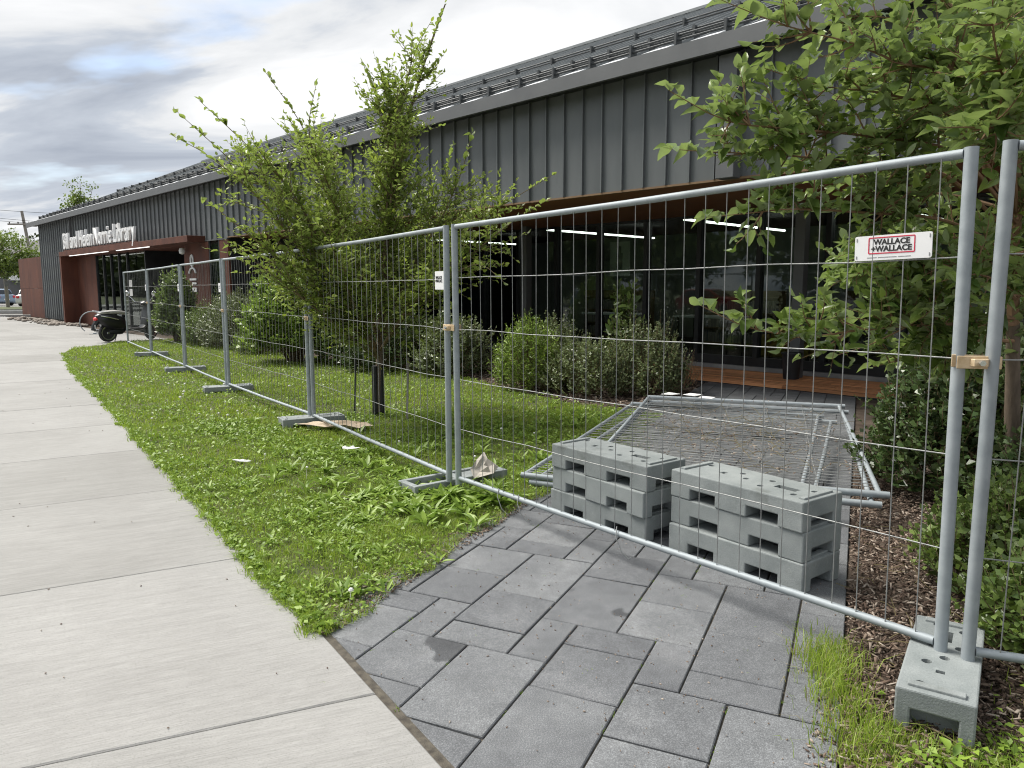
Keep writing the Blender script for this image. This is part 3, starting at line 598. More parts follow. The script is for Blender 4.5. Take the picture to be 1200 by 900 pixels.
# things inside, seen dimly through the glass
def bookshelf(q_, n_, label):
    t_ = thing('bookshelf', label, 'bookshelf', (*QW(q_, n_), .02), FROT, 'bookshelves inside the library')
    obm('case', MB().bx(-1.2, 1.2, .25, .28, 0, 1.5).bx(-1.2, -1.16, -.02, .25, 0, 1.5).bx(1.16, 1.2, -.02, .25, 0, 1.5), M['wood'], t_)
    for z in (.1, .5, .9, 1.3): obm('shelf', MB().bx(-1.16, 1.16, -.02, .25, z, z + .03), M['wood'], t_)
    V, F, T = [], [], []
    mb = MB()
    for z in (.13, .53, .93):
        x = -1.12
        while x < 1.1:
            w_ = rng.uniform(.02, .05); h = rng.uniform(.2, .32); mb.bx(x, x + w_ * .95, .02, .22, z + .002, z + h); x += w_
    o = obm('books', mb, pmat('books', (0.05, 0.07, 0.12), (0.45, 0.40, 0.33), 9, .7, bdist=0, vscale=(3, .1, .1)), t_, kind='stuff')
SHL = ('wooden bookshelf inside, behind the glass right of the grey column', 'wooden bookshelf inside, behind the glass left of the grey column', 'wooden bookshelf inside, behind the ferny bright green bush', 'wooden bookshelf inside, behind the leafy tree on the lawn')
for q_, l_ in zip((2, 6, 10, 14), SHL): bookshelf(q_, 17.8, l_)
for i, q_ in enumerate((8.6, 11.2)):
    t_ = thing('reading_table', ('pale topped table inside the glass behind the sapling', 'pale topped table inside the glass behind the tree on the lawn')[i], 'table', (*QW(q_, 14.2), .02), FROT)
    obm('tabletop', MB().bx(-.7, .7, -.4, .4, .94, .98), M['white'], t_, bevel=.006)
    for sx_ in (-1, 1):
        for sy_ in (-1, 1): obm('leg', MB().tube([(sx_ * .6, sy_ * .32, 0), (sx_ * .6, sy_ * .32, .94)], .022, 8), M['dark'], t_)
for i, q_ in enumerate((6.9, 4.2)):
    t_ = thing('armchair', ('mustard armchair inside the glass left of the grey column', 'mustard armchair inside the glass right of the grey column')[i], 'armchair', (*QW(q_, 14.4), .02), FROT + .4)
    obm('seat', MB().bx(-.38, .38, -.35, .35, .2, .45), M['yellow'], t_, bevel=.04); obm('backrest', MB().bx(-.38, .38, .25, .4, .4, .9), M['yellow'], t_, bevel=.05)
    for sx_ in (-1, 1):
        obm('armrest', MB().bx(sx_ * .48 - .09, sx_ * .48 + .09, -.35, .38, .2, .62), M['yellow'], t_, bevel=.04)
        for sy_ in (-1, 1): obm('leg', MB().tube([(sx_ * .35, sy_ * .28, 0), (sx_ * .35, sy_ * .28, .2)], .025, 8), M['dark'], t_)
ps = thing('poster', 'grey white poster with a dark bottle shaped figure inside the glass', 'poster', (*QW(10.3, 13.2), 0), FROT)
obm('sheet', MB().bx(-.27, .27, 0, .01, 1.85, 2.6), M['paper'], ps); obm('figure', MB().bx(-.08, .08, -.006, -.002, 2.0, 2.35).bx(-.04, .04, -.006, -.002, 2.35, 2.5), M['grey_ink'], ps)

# ------------------------------------------------------------------ mesh fence panels
PH = 1.90
WIRE = {}
def wire_mesh(L, key, r=.0024):
    if key not in WIRE: WIRE[key] = MB().tube([(0, 0, 0), (0, 0, L)], r, 5).mesh('wire', M['wire'], True)
    return WIRE[key]
def fence_panel(label, L, loc, rot, group, PH=PH, nw=None, fine=False):
    t = thing('mesh_fence', label, 'fence panel', loc, 0, group, rot)
    for x in (0.026, L - 0.026): obm('post', MB().tube([(x, 0, -.06), (x, 0, PH + .02)], .0243, 14), M['galv'], t, True)
    obm('top_rail', MB().tube([(.05, 0, PH), (L / 2, 0, PH - .006), (L - .05, 0, PH)], .0182, 12), M['galv'], t, True)
    obm('bottom_rail', MB().tube([(.05, 0, .0), (L / 2, 0, -.008), (L - .05, 0, .0)], .0182, 12), M['galv'], t, True)
    n = nw or int(L / .122)
    wm = wire_mesh(PH, (PH, fine), .0013 if fine else .0024)
    for i in range(1, n):
        ob('wire', wm, t, (i * L / n + rng.uniform(-.008, .008), -.008 + rng.uniform(-.002, .002), 0), (R(rng.uniform(-.2, .2)), R(rng.uniform(-.35, .35)), 0))
    for z in (.38, .76, 1.14, 1.52):
        pts = [(x * L / 8 if 0 < x < 8 else (.03 if x == 0 else L - .03), .003 + rng.uniform(-.004, .004), z + rng.uniform(-.006, .006)) for x in range(9)]
        obm('horizontal_wire', MB().tube(pts, .0029, 6), M['wire'], t, True)
    return t
def panel_between(label, a, b, za, zb, group, gap=0.045, fine=False):
    A, B = Vector((*a, za)), Vector((*b, zb)); d = (B - A).normalized(); A2 = A + d * gap; L = (B - A).length - 2 * gap
    return fence_panel(label, L, A2, (0, -math.asin(d.z), math.atan2(d.y, d.x)), group, fine=fine), A2, d
GF = 'standing mesh fence panels around the library lawn'
PJ = [(-.455, 5.64), (-2.34, 8.57), (-4.42, 11.46), (-6.28, 14.2), (-8.52, 17.5), (-10.75, 20.75)]
near, nA, nd = panel_between('tall mesh fence panel with the wide white sign, standing across the grey paved path', PJ[0], (1.755, 2.75), .145, .195, GF)
fence_panel('mesh fence panel running out of the picture at the right, past the brass clamped posts', 3.5, (1.752, 2.742, .20), (0, 0, math.atan2(-.20, .50)), GF)
LBL = ['nearest mesh fence panel of the lawn row, before the trunk with black guard', 'second mesh fence panel of the lawn row, left of the cardboard', 'third mesh fence panel of the row, in front of the brown slatted screen', 'fourth mesh fence panel of the lawn row, in front of the tall thin shrub', 'farthest mesh fence panel on the lawn, standing in front of the parked scooter']
ZB = [.145, .13, .12, .12, .11, .11]
for i in range(5): panel_between(LBL[i], PJ[i + 1], PJ[i], ZB[i + 1], ZB[i], GF, fine=i > 1)
GP = 'mesh fence panels lying in a pile on the path'
for ox, oy, oz, a_, l_ in ((2.00, 4.86, .06, 64.5, 'lowest mesh fence panel of the flat pile behind the block stacks'), (1.95, 4.93, .11, 65.5, 'second lowest mesh fence panel of the flat pile behind the block stacks'), (2.40, 4.80, .16, 69.5, 'second highest mesh fence panel of the flat pile, shifted to the right'), (2.48, 4.86, .21, 71, 'topmost mesh fence panel of the flat pile behind the block stacks')):
    fence_panel(l_, 3.3, (ox, oy, oz), (R(-90), -math.asin(.035), R(a_)), GP, 2.05, 40)

# clamps joining neighbouring posts
def clamp(label, c, ang, z):
    t = thing('fence_clamp', label, 'clamp', (*c, z), ang, 'clamps joining the fence posts')
    obm('plate', MB().bx(-.075, .075, -.034, -.028, -.024, .024).bx(-.075, .075, .028, .034, -.024, .024), M['brass'], t, bevel=.003)
    obm('plate', MB().prism([(-.032, -.036), (.032, -.036), (.022, -.052), (-.022, -.052)], -.014, .014), M['brass'], t, bevel=.002)
    obm('bolt', MB().lathe([(.011, -.07), (.011, -.03)], 6, 'y').tube([(0, -.03, 0), (0, .05, 0)], .005, 8), M['chrome'], t)
    return t
clamp('brass coloured clamp with a bolt joining the two near fence posts at the right', (1.735, 2.762), math.atan2(-.5, .75) + .35, 1.325)
dl = math.atan2(PJ[0][1] - PJ[1][1], PJ[0][0] - PJ[1][0])
for (p, l_) in zip(PJ[:5], ('brass clamp on the double post standing at the left end of the path', 'small clamp on the double post behind the brown card', 'small clamp on the double post right of the wall symbol', 'small clamp on the double post under the white wall symbol', 'small clamp on the double post beside the scooter')):
    clamp(l_, p, dl + (.1 if p == PJ[0] else 0), 1.30 if p == PJ[0] else 1.25)

# ------------------------------------------------------------------ signs tied to the panels
def panel_pt(A, d, s, z):
    return (A.x + d.x * s, A.y + d.y * s, z)
pang = math.atan2(nd.y, nd.x)
sg = thing('fence_sign', 'wide white sign with a red frame reading WALLACE +WALLACE on the near fence panel', 'sign', (*panel_pt(nA, nd, 3.235, 0)[:2], 1.762), 0, None, (0, -math.asin(nd.z) - R(0.5), pang))
def rrect(w_, h, r, n=5):
    out = []
    for cx, cz, a0 in ((w_ - r, h - r, 0), (-w_ + r, h - r, 90), (-w_ + r, -h + r, 180), (w_ - r, -h + r, 270)):
        out += [(cx + r * math.cos(R(a0 + 90 * i / n)), cz + r * math.sin(R(a0 + 90 * i / n))) for i in range(n + 1)]
    return out
def upright(mb):   # prism built in x,z turned to face -y
    mb.v = [(x, -z, y) for x, y, z in mb.v]; return mb
obm('sign_board', upright(MB().prism(rrect(.153, .05, .008), .012, .016)), M['white'], sg)
def frame_ring(w_, h, r, th, z0, z1):
    o_, i_ = rrect(w_, h, r), rrect(w_ - th, h - th, max(.001, r - th)); k = len(o_); mb = MB()
    vs = [(x, y, z) for z in (z0, z1) for x, y in o_ + i_]
    fs = []
    for i in range(k):
        j = (i + 1) % k; fs += [(2 * k + i, 2 * k + j, 3 * k + j, 3 * k + i), (i, k + i, k + j, j), (i, j, 2 * k + j, 2 * k + i), (k + i, 3 * k + i, 3 * k + j, k + j)]
    return mb.add(vs, fs)
fo = obm('red_frame', upright(frame_ring(.093, .0335, .005, .0042, .0162, .0172)), M['red'], sg, loc=(-.003, 0, .009))
def sign_text(txt, size, x, z, mat, par, y=-.0165, off=.012, sxx=1.0, name='lettering'):
    me = text_mesh(txt, mat, off, .001, 3); xs = [v.co.x for v in me.vertices]; cx = (min(xs) + max(xs)) / 2
    o = ob(name, me, par, (x - cx * size * sxx, y, z), (R(90), 0, 0)); o.scale = (size * sxx, size, 1); return o
sign_text('WALLACE', .0305, -.003, .0125, M['black'], sg, off=.032, sxx=1.03); sign_text('+WALLACE', .0305, -.003, -.0145, M['black'], sg, off=.032, sxx=1.03)
obm('small_print', MB().bx(-.10, -.06, -.0167, -.0163, -.0405, -.0375).bx(-.055, .02, -.0167, -.0163, -.0405, -.0375).bx(.025, .075, -.0167, -.0163, -.0405, -.0375), M['grey_ink'], sg)
obm('cable_tie', MB().bx(-.146, -.143, -.018, -.0161, .028, .042).bx(.143, .146, -.018, -.0161, .028, .042).bx(-.146, -.143, -.018, -.0161, -.042, -.03).bx(.143, .146, -.018, -.0161, -.042, -.03), M['grey_ink'], sg)
SSL = ('small square white sign on the nearest lawn panel, left of the double post', 'small white sign on the lawn panel whose post stands by the brown card', 'small white sign on the lawn panel left of the brown slatted screen', 'small white sign on the lawn panel beside the tall thin shrub', 'small white sign on the farthest lawn panel in front of the dark doors')
for i in range(5):
    a, b = Vector(PJ[i + 1]), Vector(PJ[i]); d = (b - a).normalized(); L = (b - a).length
    p = a + d * (L - .17 if i != 1 else L - .3)
    if i == 1: continue
    t = thing('panel_sign', SSL[i], 'sign', (p.x, p.y, 1.655 if i == 0 else 1.60), math.atan2(d.y, d.x), 'small white signs on the fence panels')
    obm('sign_board', upright(MB().prism(rrect(.075, .07, .006), .012, .015)), M['white'], t)
    if i == 0:
        sign_text('WALLACE', .030, -.01, .012, M['black'], t, y=-.0155, off=.03, sxx=.75); sign_text('+WALLACE', .030, -.01, -.014, M['black'], t, y=-.0155, off=.03, sxx=.75)
    else: obm('lettering', MB().bx(-.045, .035, -.0157, -.0153, .012, .03).bx(-.045, .035, -.0157, -.0153, -.018, .0), M['grey_ink'], t)

# ------------------------------------------------------------------ fence feet and stacked blocks
def voxel(xs, ys, zs, solid):
    mb = MB(); idx = {}
    def vid(i, j, k):
        if (i, j, k) not in idx: idx[(i, j, k)] = len(mb.v); mb.v.append((xs[i], ys[j], zs[k]))
        return idx[(i, j, k)]
    S = lambda i, j, k: 0 <= i < len(xs) - 1 and 0 <= j < len(ys) - 1 and 0 <= k < len(zs) - 1 and solid(i, j, k)
    for i in range(len(xs) - 1):
        for j in range(len(ys) - 1):
            for k in range(len(zs) - 1):
                if not S(i, j, k): continue
                for (di, dj, dk), q in (((-1, 0, 0), ((0, 0, 0), (0, 0, 1), (0, 1, 1), (0, 1, 0))), ((1, 0, 0), ((1, 0, 0), (1, 1, 0), (1, 1, 1), (1, 0, 1))), ((0, -1, 0), ((0, 0, 0), (1, 0, 0), (1, 0, 1), (0, 0, 1))), ((0, 1, 0), ((0, 1, 0), (0, 1, 1), (1, 1, 1), (1, 1, 0))), ((0, 0, -1), ((0, 0, 0), (0, 1, 0), (1, 1, 0), (1, 0, 0))), ((0, 0, 1), ((0, 0, 1), (1, 0, 1), (1, 1, 1), (0, 1, 1)))):
                    if not S(i + di, j + dj, k + dk): mb.f.append(tuple(vid(i + a, j + b, k + c) for a, b, c in q))
    return mb
def bake(me, cutters=None, bevel=0.006):
    o = ob('bake', me)
    b = bmesh.new(); b.from_mesh(me); bmesh.ops.dissolve_limit(b, angle_limit=R(1), verts=b.verts, edges=b.edges); b.to_mesh(me); b.free()
    md = o.modifiers.new('b', 'BEVEL'); md.width = bevel; md.segments = 2; md.limit_method = 'ANGLE'; md.angle_limit = R(40)
    co = None
    if cutters:
        co = ob('cut', cutters); m2 = o.modifiers.new('c', 'BOOLEAN'); m2.operation = 'DIFFERENCE'; m2.object = co; m2.solver = 'EXACT'
    dg = bpy.context.evaluated_depsgraph_get(); dg.update()
    out = bpy.data.meshes.new_from_object(o.evaluated_get(dg)); bpy.data.objects.remove(o)
    if co: bpy.data.objects.remove(co)
    return out
def block_mesh(L, W, H, mat):
    xs = [-L / 2, -L / 2 + .10 * L, -L / 2 + .18 * L, -.06 * L - .15 * L, -.06 * L, .06 * L + .04 * L, .06 * L + .21 * L, L / 2 - .10 * L, L / 2]
    xs = [-L / 2, -.40 * L, -.335 * L, -.13 * L, .11 * L, .335 * L, .40 * L, L / 2]
    ys = [-W / 2, -W / 2 + .085, -.20 * W, .20 * W, W / 2 - .085, W / 2] if W > .3 else [-W / 2, -W / 2 + .055, -.22 * W, .22 * W, W / 2 - .055, W / 2]
    if W <= .3: ys = [-W / 2, -.30 * W, .30 * W, W / 2]
    ys = sorted(set(round(y, 4) for y in ys)); zs = [0, H * (.40 if W > .3 else .55), H]
    ny = len(ys) - 1
    def solid(i, j, k):
        if k == 1: return True
        edge_y = j in (0, ny - 1)
        if i in (2, 4): return False                                         # two grab slots right through
        if i in (0, 6) : return edge_y if ny <= 3 else j in (0, 1, ny - 2, ny - 1) and True and (j in (0, ny - 1) or False)  # recess in each end
        return True
    me = voxel(xs, ys, zs, solid).mesh('block', mat)
    cut = MB()
    for x, y in ((-.40 * L, .22 * W), (-.13 * L, .2 * W), (-.04 * L, -.02 * W), (.10 * L, .18 * W), (.12 * L, -.2 * W), (.40 * L, .16 * W), (.36 * L, -.22 * W)): cut.lathe([(.019, H - .07), (.019, H + .02)], 12, c=(x, y, 0))
    cut.bx(.18 * L, .33 * L, -.075 * W, .075 * W, H - .08, H + .02); cut.bx(-.24 * L, -.205 * L, -.06 * W, .06 * W, H - .05, H + .02)
    out = bake(me, cut.mesh('cut'), .007)
    out.name = 'block_body'; return out
def ridge_mesh(L, W, H):
    return bake(MB().bx(-.018, .018, -.36 * W, .36 * W, H - .004, H + .011).mesh('ridge', M['block']), None, .004)
BL, BW, BH = .90, .37, .165
bm1, rm1 = block_mesh(BL, BW, BH, M['block']), ridge_mesh(BL, BW, BH)
def block(label, x, y, z, ang, group, meshes=(bm1, rm1), name='concrete_block', tiltx=0, tilty=0):
    t = thing(name, label, 'block', (x, y, z), 0, group, (tiltx, tilty, ang))
    ob('body', meshes[0], t); hl = max(v.co.x for v in meshes[0].vertices) - .045
    ob('ridge', meshes[1], t, (-hl, 0, 0)); ob('ridge', meshes[1], t, (hl, 0, 0)); return t
GS = 'grey blocks stacked in two piles behind the fence'
def stack(front_left, ang, names, dz=0.0):
    ux, uy = math.cos(ang), math.sin(ang)
    for i, l_ in enumerate(names):
        jx, jy, ja = rng.uniform(-.012, .012), rng.uniform(-.012, .012), R(rng.uniform(-1.6, 1.6)) + (math.pi if i == 1 else 0)
        x = front_left[0] + ux * BL / 2 - uy * BW / 2; y = front_left[1] + uy * BL / 2 + ux * BW / 2
        block(l_, x + jx, y + jy, i * (BH + .001), ang + ja, GS)
stack((.285, 5.22), math.atan2(-.76, .57), ('bottom grey block of the left stack behind the fence', 'middle grey block of the left stack, with a dark stain at its corner', 'top grey block of the left stack, with grass stems behind it'))
stack((.985, 4.45), math.atan2(-.80, .585), ('bottom grey block of the right stack behind the fence', 'middle grey block of the right stack behind the fence', 'top grey block of the right stack, nearest the pile of panels'))
FL, FW, FH = .72, .255, .165
bm2, rm2 = block_mesh(FL, FW, FH, M['block']), ridge_mesh(FL, FW, FH)
GB = 'grey blocks the fence posts stand in'
fx, fy = Vector((1.50, 2.465)), Vector((.56, .83)).normalized()
fc = Vector((1.50, 2.465)) + fy * FL / 2
block('large grey foot block under the near right fence posts, grass on its left', fc.x, fc.y, 0, math.atan2(fy.y, fy.x), GB, (bm2, rm2), 'foot_block')
for (p, l_) in zip(PJ[1:5], ('grey foot block on the lawn beside the brown card', 'grey foot block on the lawn under the post right of the wall symbol', 'flat grey foot block on the lawn, second farthest of the row', 'farthest grey foot block on the lawn, beside the scooter')):
    block(l_, p[0], p[1], -.055 if p == PJ[1] else -.075, R(27 + rng.uniform(-4, 4)), GB, (bm2, rm2), 'foot_block')
GI = 'grey blocks carrying the pile of panels'
block('grey block under the near end of the pile of panels', 1.6, 5.6, -.07, R(160), GI, (bm2, rm2), 'foot_block')
block('grey block under the far end of the pile of panels', 2.5, 7.9, 0.03, R(160), GI, (bm2, rm2), 'foot_block')
# overturned foot, hollow side up
tr = thing('hollow_foot', 'pale grey hollow foot lying open side up with weeds in it at the lawn edge', 'block', (-.47, 5.90, -.02), math.atan2(.60, .75))
hx, hy = .45, .13
obm('rim', MB().bx(-hx, hx, -hy, -hy + .045, 0, .11).bx(-hx, hx, hy - .045, hy, 0, .11).bx(-hx, -hx + .05, -hy + .046, hy - .046, 0, .11).bx(hx - .05, hx, -hy + .046, hy - .046, 0, .11).bx(-.04, .04, -hy + .046, hy - .046, 0, .105), M['block'], tr, bevel=.006)
obm('floor_plate', MB().bx(-hx + .051, -.041, -hy + .046, hy - .046, 0, .03).bx(.041, hx - .051, -hy + .046, hy - .046, 0, .095), M['block'], tr)
def crumple(name, label, cat, poly, z, mat, amp, loc, rz, group=None, rot=None):
    mb = MB(); k = len(poly); c = (sum(p[0] for p in poly) / k, sum(p[1] for p in poly) / k); pts = []
    rings = [1.0, .66, .33]
    for f in rings: pts += [((p[0] - c[0]) * f, (p[1] - c[1]) * f, z + rng.uniform(0, amp)) for p in poly]
    pts.append((0, 0, z + amp * .6)); fs = []
    for r_ in range(2):
        for i in range(k): fs.append((r_ * k + i, r_ * k + (i + 1) % k, (r_ + 1) * k + (i + 1) % k, (r_ + 1) * k + i))
    for i in range(k): fs.append((2 * k + i, 2 * k + (i + 1) % k, 3 * k))
    mb.add(pts, fs); o = obm(name, mb, mat, None, False, loc, rot or (0, 0, rz)); md = o.modifiers.new('t', 'SOLIDIFY'); md.thickness = .003
    return tag(o, label, cat, group)
def blob(rx, ry, n=11, j=.25): return [(rx * math.cos(2 * math.pi * i / n) * rng.uniform(1 - j, 1 + j), ry * math.sin(2 * math.pi * i / n) * rng.uniform(1 - j, 1 + j)) for i in range(n)]
crumple('cardboard_sheet', 'torn brown cardboard lying on the grass beside a grey fence foot', 'cardboard', blob(.42, .13, 14), .02, M['card'], .05, (-1.98, 8.22, .03), R(-5))
crumple('cardboard_scrap', 'curled grey brown card scrap leaning on the hollow foot at the lawn edge', 'cardboard', [(-.12, -.05), (.05, -.09), (.16, -.03), (.10, .06), (.13, .14), (.02, .10), (-.08, .05)], .0, M['oldcard'], .05, (-.24, 5.98, .13), R(30), None, (R(35), R(-12), R(40)))
crumple('paper_scrap', 'white paper scrap in the tall weeds of the lawn', 'paper', blob(.10, .05, 8), .05, M['paper'], .03, (-1.5, 6.78, .06), R(-20), 'paper scraps lying about')
crumple('paper_scrap', 'flat white paper scrap near the sidewalk edge of the lawn', 'paper', blob(.08, .03, 8), .03, M['paper'], .02, (-2.40, 6.45, .04), R(-5), 'paper scraps lying about')
for (x, y, l_) in ((1.78, 8.25, 'left one of the white paper tags on the far end of the pile of panels'), (2.02, 8.22, 'middle one of the white paper tags on the far end of the pile of panels'), (2.12, 8.0, 'right one of the white paper tags on the far end of the pile of panels')):
    crumple('paper_tag', l_, 'paper', [(-.09, -.07), (.09, -.08), (.10, .07), (-.08, .08)], 0, M['paper'], .012, (x, y, .41), R(60 + rng.uniform(-10, 10)), 'white paper tags on the pile of panels')
# loose twisted wires hanging from the bottom rail
for s_, l_ in ((.55, 'bent loose wire hanging from the bottom rail left of the stacks'), (.78, 'bent loose wire hanging from the bottom rail below the left stack'), (1.72, 'bent loose wire lying at the bottom rail between the two stacks')):
    p = Vector(panel_pt(nA, nd, s_, .15 + .02 * s_)); pts = [p + Vector((0, -.01, .02)), p + Vector((-.01, -.05, -.03)), p + Vector((.02, -.08, -.11)), p + Vector((.06, -.10, -.145)), p + Vector((.08, -.06, -.15))]
    tag(obm('loose_wire', MB().tube(pts, .003, 6), M['wire'], None, True), l_, 'wire', 'loose wires at the bottom rail')

# ------------------------------------------------------------------ plants
def rv(): 
    v = Vector((rng.gauss(0, 1), rng.gauss(0, 1), rng.gauss(0, 1))); return v.normalized()
def poly_sample(pts, n):
    P = [Vector(p) for p in pts]; L = [0]
    for a, b in zip(P[:-1], P[1:]): L.append(L[-1] + (b - a).length)
    out = []
    for k in range(n):
        s = L[-1] * k / (n - 1)
        i = max(j for j in range(len(L)) if L[j] <= s + 1e-9); i = min(i, len(P) - 2)
        f = (s - L[i]) / max(1e-6, L[i + 1] - L[i])
        # catmull-rom smoothing
        p0, p1, p2, p3 = P[max(i - 1, 0)], P[i], P[i + 1], P[min(i + 2, len(P) - 1)]
        out.append(0.5 * ((2 * p1) + (p2 - p0) * f + (2 * p0 - 5 * p1 + 4 * p2 - p3) * f * f + (3 * p1 - p0 - 3 * p2 + p3) * f ** 3))
    return out
class Leaves:
    def __init__(s): s.p = []; s.d = []; s.u = []; s.s = []; s.t = []
    def add(s, p, d, u, sz, t=None): s.p.append(tuple(p)); s.d.append(tuple(d)); s.u.append(tuple(u)); s.s.append(sz); s.t.append(rng.random() if t is None else t)
    def along(s, pts, spacing, size, start=0.0, upbias=.4, spread=.9, tip=True, tint=(0, 1), flat=.35, tapering=.35):
        """alternate leaves along a twig"""
        acc = 0; side = 1; L = sum((pts[i + 1] - pts[i]).length for i in range(len(pts) - 1)); run = 0
        for i in range(len(pts) - 1):
            a, b = pts[i], pts[i + 1]; sl_ = (b - a).length; t = (b - a).normalized() if sl_ > 1e-6 else Vector((0, 0, 1))
            acc += sl_; run += sl_
            while acc > spacing:
                acc -= spacing; f = run / L
                if f < start: continue
                lat = t.cross(Vector((0, 0, 1)));
                if lat.length < .2: lat = rv()
                lat = (lat.normalized() * side + rv() * .45).normalized(); side = -side
                d = (t * .55 + lat * spread + Vector((0, 0, upbias * .4)) + rv() * .2).normalized()
                up = (Vector((0, 0, 1)) + rv() * flat).normalized()
                if abs(up.dot(d)) > .92: up = (up + lat * .7).normalized()
                s.add(a + (b - a) * rng.random(), d, up, size * rng.uniform(.5, 1.28) * (1 - tapering * max(0, f - .75) / .25), tint[0] + (tint[1] - tint[0]) * rng.random())
        if tip: s.add(pts[-1], (pts[-1] - pts[-2]).normalized() + Vector((0, 0, .1)), rv(), size * .7, tint[1])
    def mesh(s, name, mat, width, kind='small', fold=.12, droop=.12, idx=None):
        i = np.arange(len(s.p)) if idx is None else np.asarray(idx)
        g = lambda a: np.array(a, float)[i]
        return leaves_mesh(name, g(s.p), g(s.d), g(s.u), g(s.s), width, mat, kind, fold, droop, g(s.t))
def twig(p, d, L, n=5, wander=.25, rise=.15):
    pts = [Vector(p)]; d = Vector(d).normalized()
    for i in range(n):
        d = (d + rv() * wander * .5 + Vector((0, 0, rise * .3))).normalized(); pts.append(pts[-1] + d * (L / n))
    return pts
def shift(pts, o): return [Vector(p) - Vector(o) for p in pts]

def shrub(label, loc, rx, ry, h, n_twig, leaf, mat, width=.5, twl=.3, spacing=.03, group='shrubs along the library front', cat='shrub', name='shrub', kind='small', skirt=.0, lump=.25, twmat='twig', tint=(0, 1), up=.5):
    n_twig = int(n_twig * (1.9 if name == 'shrub' else 1.2)); leaf *= 1.35 if name == 'shrub' else 1.1
    t = thing(name, label, cat, loc, rng.uniform(0, 6), group)
    lv = Leaves(); st = MB(); lumps = [(rv(), rng.uniform(.5, 1)) for _ in range(7)]
    for _ in range(max(5, n_twig // 14)):
        a = rng.uniform(0, 6.28); r_ = math.sqrt(rng.random()) * .8
        e = Vector((rx * r_ * math.cos(a), ry * r_ * math.sin(a), h * rng.uniform(.55, .9) * (1 - .3 * r_))); b = Vector((e.x * .25, e.y * .25, 0))
        st.tube([b, b.lerp(e, .5) + Vector((0, 0, h * .06)), e], [.012, .008, .003], 5)
    for _ in range(n_twig):
        while True:
            v = Vector((rng.uniform(-1, 1), rng.uniform(-1, 1), rng.uniform(0, 1)))
            if v.length < 1: break
        if rng.random() < .75: v = v.normalized() * rng.uniform(.7, 1.0)
        k = 1 + lump * sum(max(0, v.normalized().dot(l)) ** 3 * (w_ - .6) for l, w_ in lumps)
        zt = skirt + (1 - skirt) * v.z
        p = Vector((v.x * rx * k, v.y * ry * k, max(.03, h * (zt * .80) * k)))
        d = Vector((v.x * .7, v.y * .7, up + v.z)) + rv() * .35
        pts = twig(p, d, twl * rng.uniform(.5, 1.25), 4)
        st.tube(pts, [.004, .0035, .003, .002, .0015], 3, False)
        lv.along(pts, spacing, leaf, tint=tint, spread=1.3, flat=.8)
    obm('branches', st, M[twmat], t); ob('foliage', lv.mesh('foliage', M[mat], width, kind), t)
    return t
P_ = lambda q, n: (*QW(q, n), -.01)
shrub('bright green feathery bush at the lawn edge left of the paved path', (.28, 11.7, 0), .52, .5, 1.12, 330, .055, 'leaf_bright', .22, .28, .013, up=.9)
shrub('low grey green bush with small round leaves, behind the left block stack', (1.12, 11.1, 0), .66, .5, .86, 330, .034, 'leaf_grey', .85, .24, .016, lump=.6)
shrub('grey green bush with upright sprigs, beside the far left corner of the paved path', (2.05, 11.15, 0), .55, .5, .92, 300, .036, 'leaf_grey', .85, .3, .018, lump=.7, up=1.1)
shrub('tall sapling with big upright green leaves, standing before the library glass', (1.85, 12.4, 0), .26, .26, 1.75, 60, .15, 'leaf_mid', .42, .3, .045, kind='big', name='sapling', cat='sapling', group=None, skirt=.12, up=1.5)
shrub('dull green bush behind the double post, against the dark glass', (-1.1, 13.9, 0), .8, .6, 1.08, 260, .06, 'leaf_grey', .7, .32, .024)
shrub('grey green bush behind the feathery bright bush', (.75, 12.6, 0), .7, .5, 1.1, 260, .04, 'leaf_grey', .8, .3, .02, up=1.0)
shrub('dark bush behind the tree trunk with black guard', (-2.3, 14.6, 0), .95, .7, 1.15, 280, .07, 'leaf_dark', .7, .35, .026)
shrub('light green shrub with broad leaves left of the lawn tree', (-4.7, 16.1, 0), .95, .8, 1.95, 420, .095, 'leaf_bright', .7, .42, .035, skirt=.15)
shrub('mid green shrub between the light green shrub and the lawn tree', (-3.3, 16.0, 0), .9, .7, 1.5, 300, .08, 'leaf_mid', .7, .4, .032)
shrub('fine dusty green willow like shrub before the slatted screen', (-7.3, 20.0, 0), 1.15, .9, 1.5, 420, .085, 'leaf_grey', .22, .45, .024, up=.9)
shrub('mid green fine leaved shrub under the white wall symbol', (-8.5, 20.9, 0), .6, .6, .95, 300, .085, 'leaf_mid', .3, .42, .03, up=.9)
shrub('tall thin green shrub in front of the dark entrance doors', (-9.95, 22.1, 0), .50, .5, 2.25, 330, .10, 'leaf_mid', .5, .42, .034, skirt=.1, up=.9)
shrub('low sparse shrub at the fence base beside the fourth panel', (-6.2, 18.2, 0), .6, .5, .8, 160, .07, 'leaf_mid', .4, .3, .03)
shrub('dry pale weed clump at the corner of the far paving', (2.78, 12.0, 0), .26, .22, .5, 70, .028, 'dry', .3, .26, .022, group=None, cat='weed', name='dry_weed', up=1.2, twmat='rtwig')
shrub('tall thin dry stem with small leaves before the glass', (2.35, 11.7, 0), .14, .14, 1.15, 30, .032, 'leaf_grey', .4, .4, .03, group=None, cat='weed', name='tall_weed', up=2.2, skirt=.1)
GH_ = 'shrubs right of the paved path'
shrub('large dark round shrub with small glossy leaves right of the panel pile', (3.55, 5.75, 0), .64, .66, 1.22, 620, .048, 'leaf_dark', .85, .26, .021, GH_, kind='small', skirt=.05, tint=(0, .85))
shrub('dark glossy shrub standing behind the large round shrub', (4.5, 6.9, 0), .8, .7, 1.4, 420, .052, 'leaf_dark', .85, .3, .026, GH_)
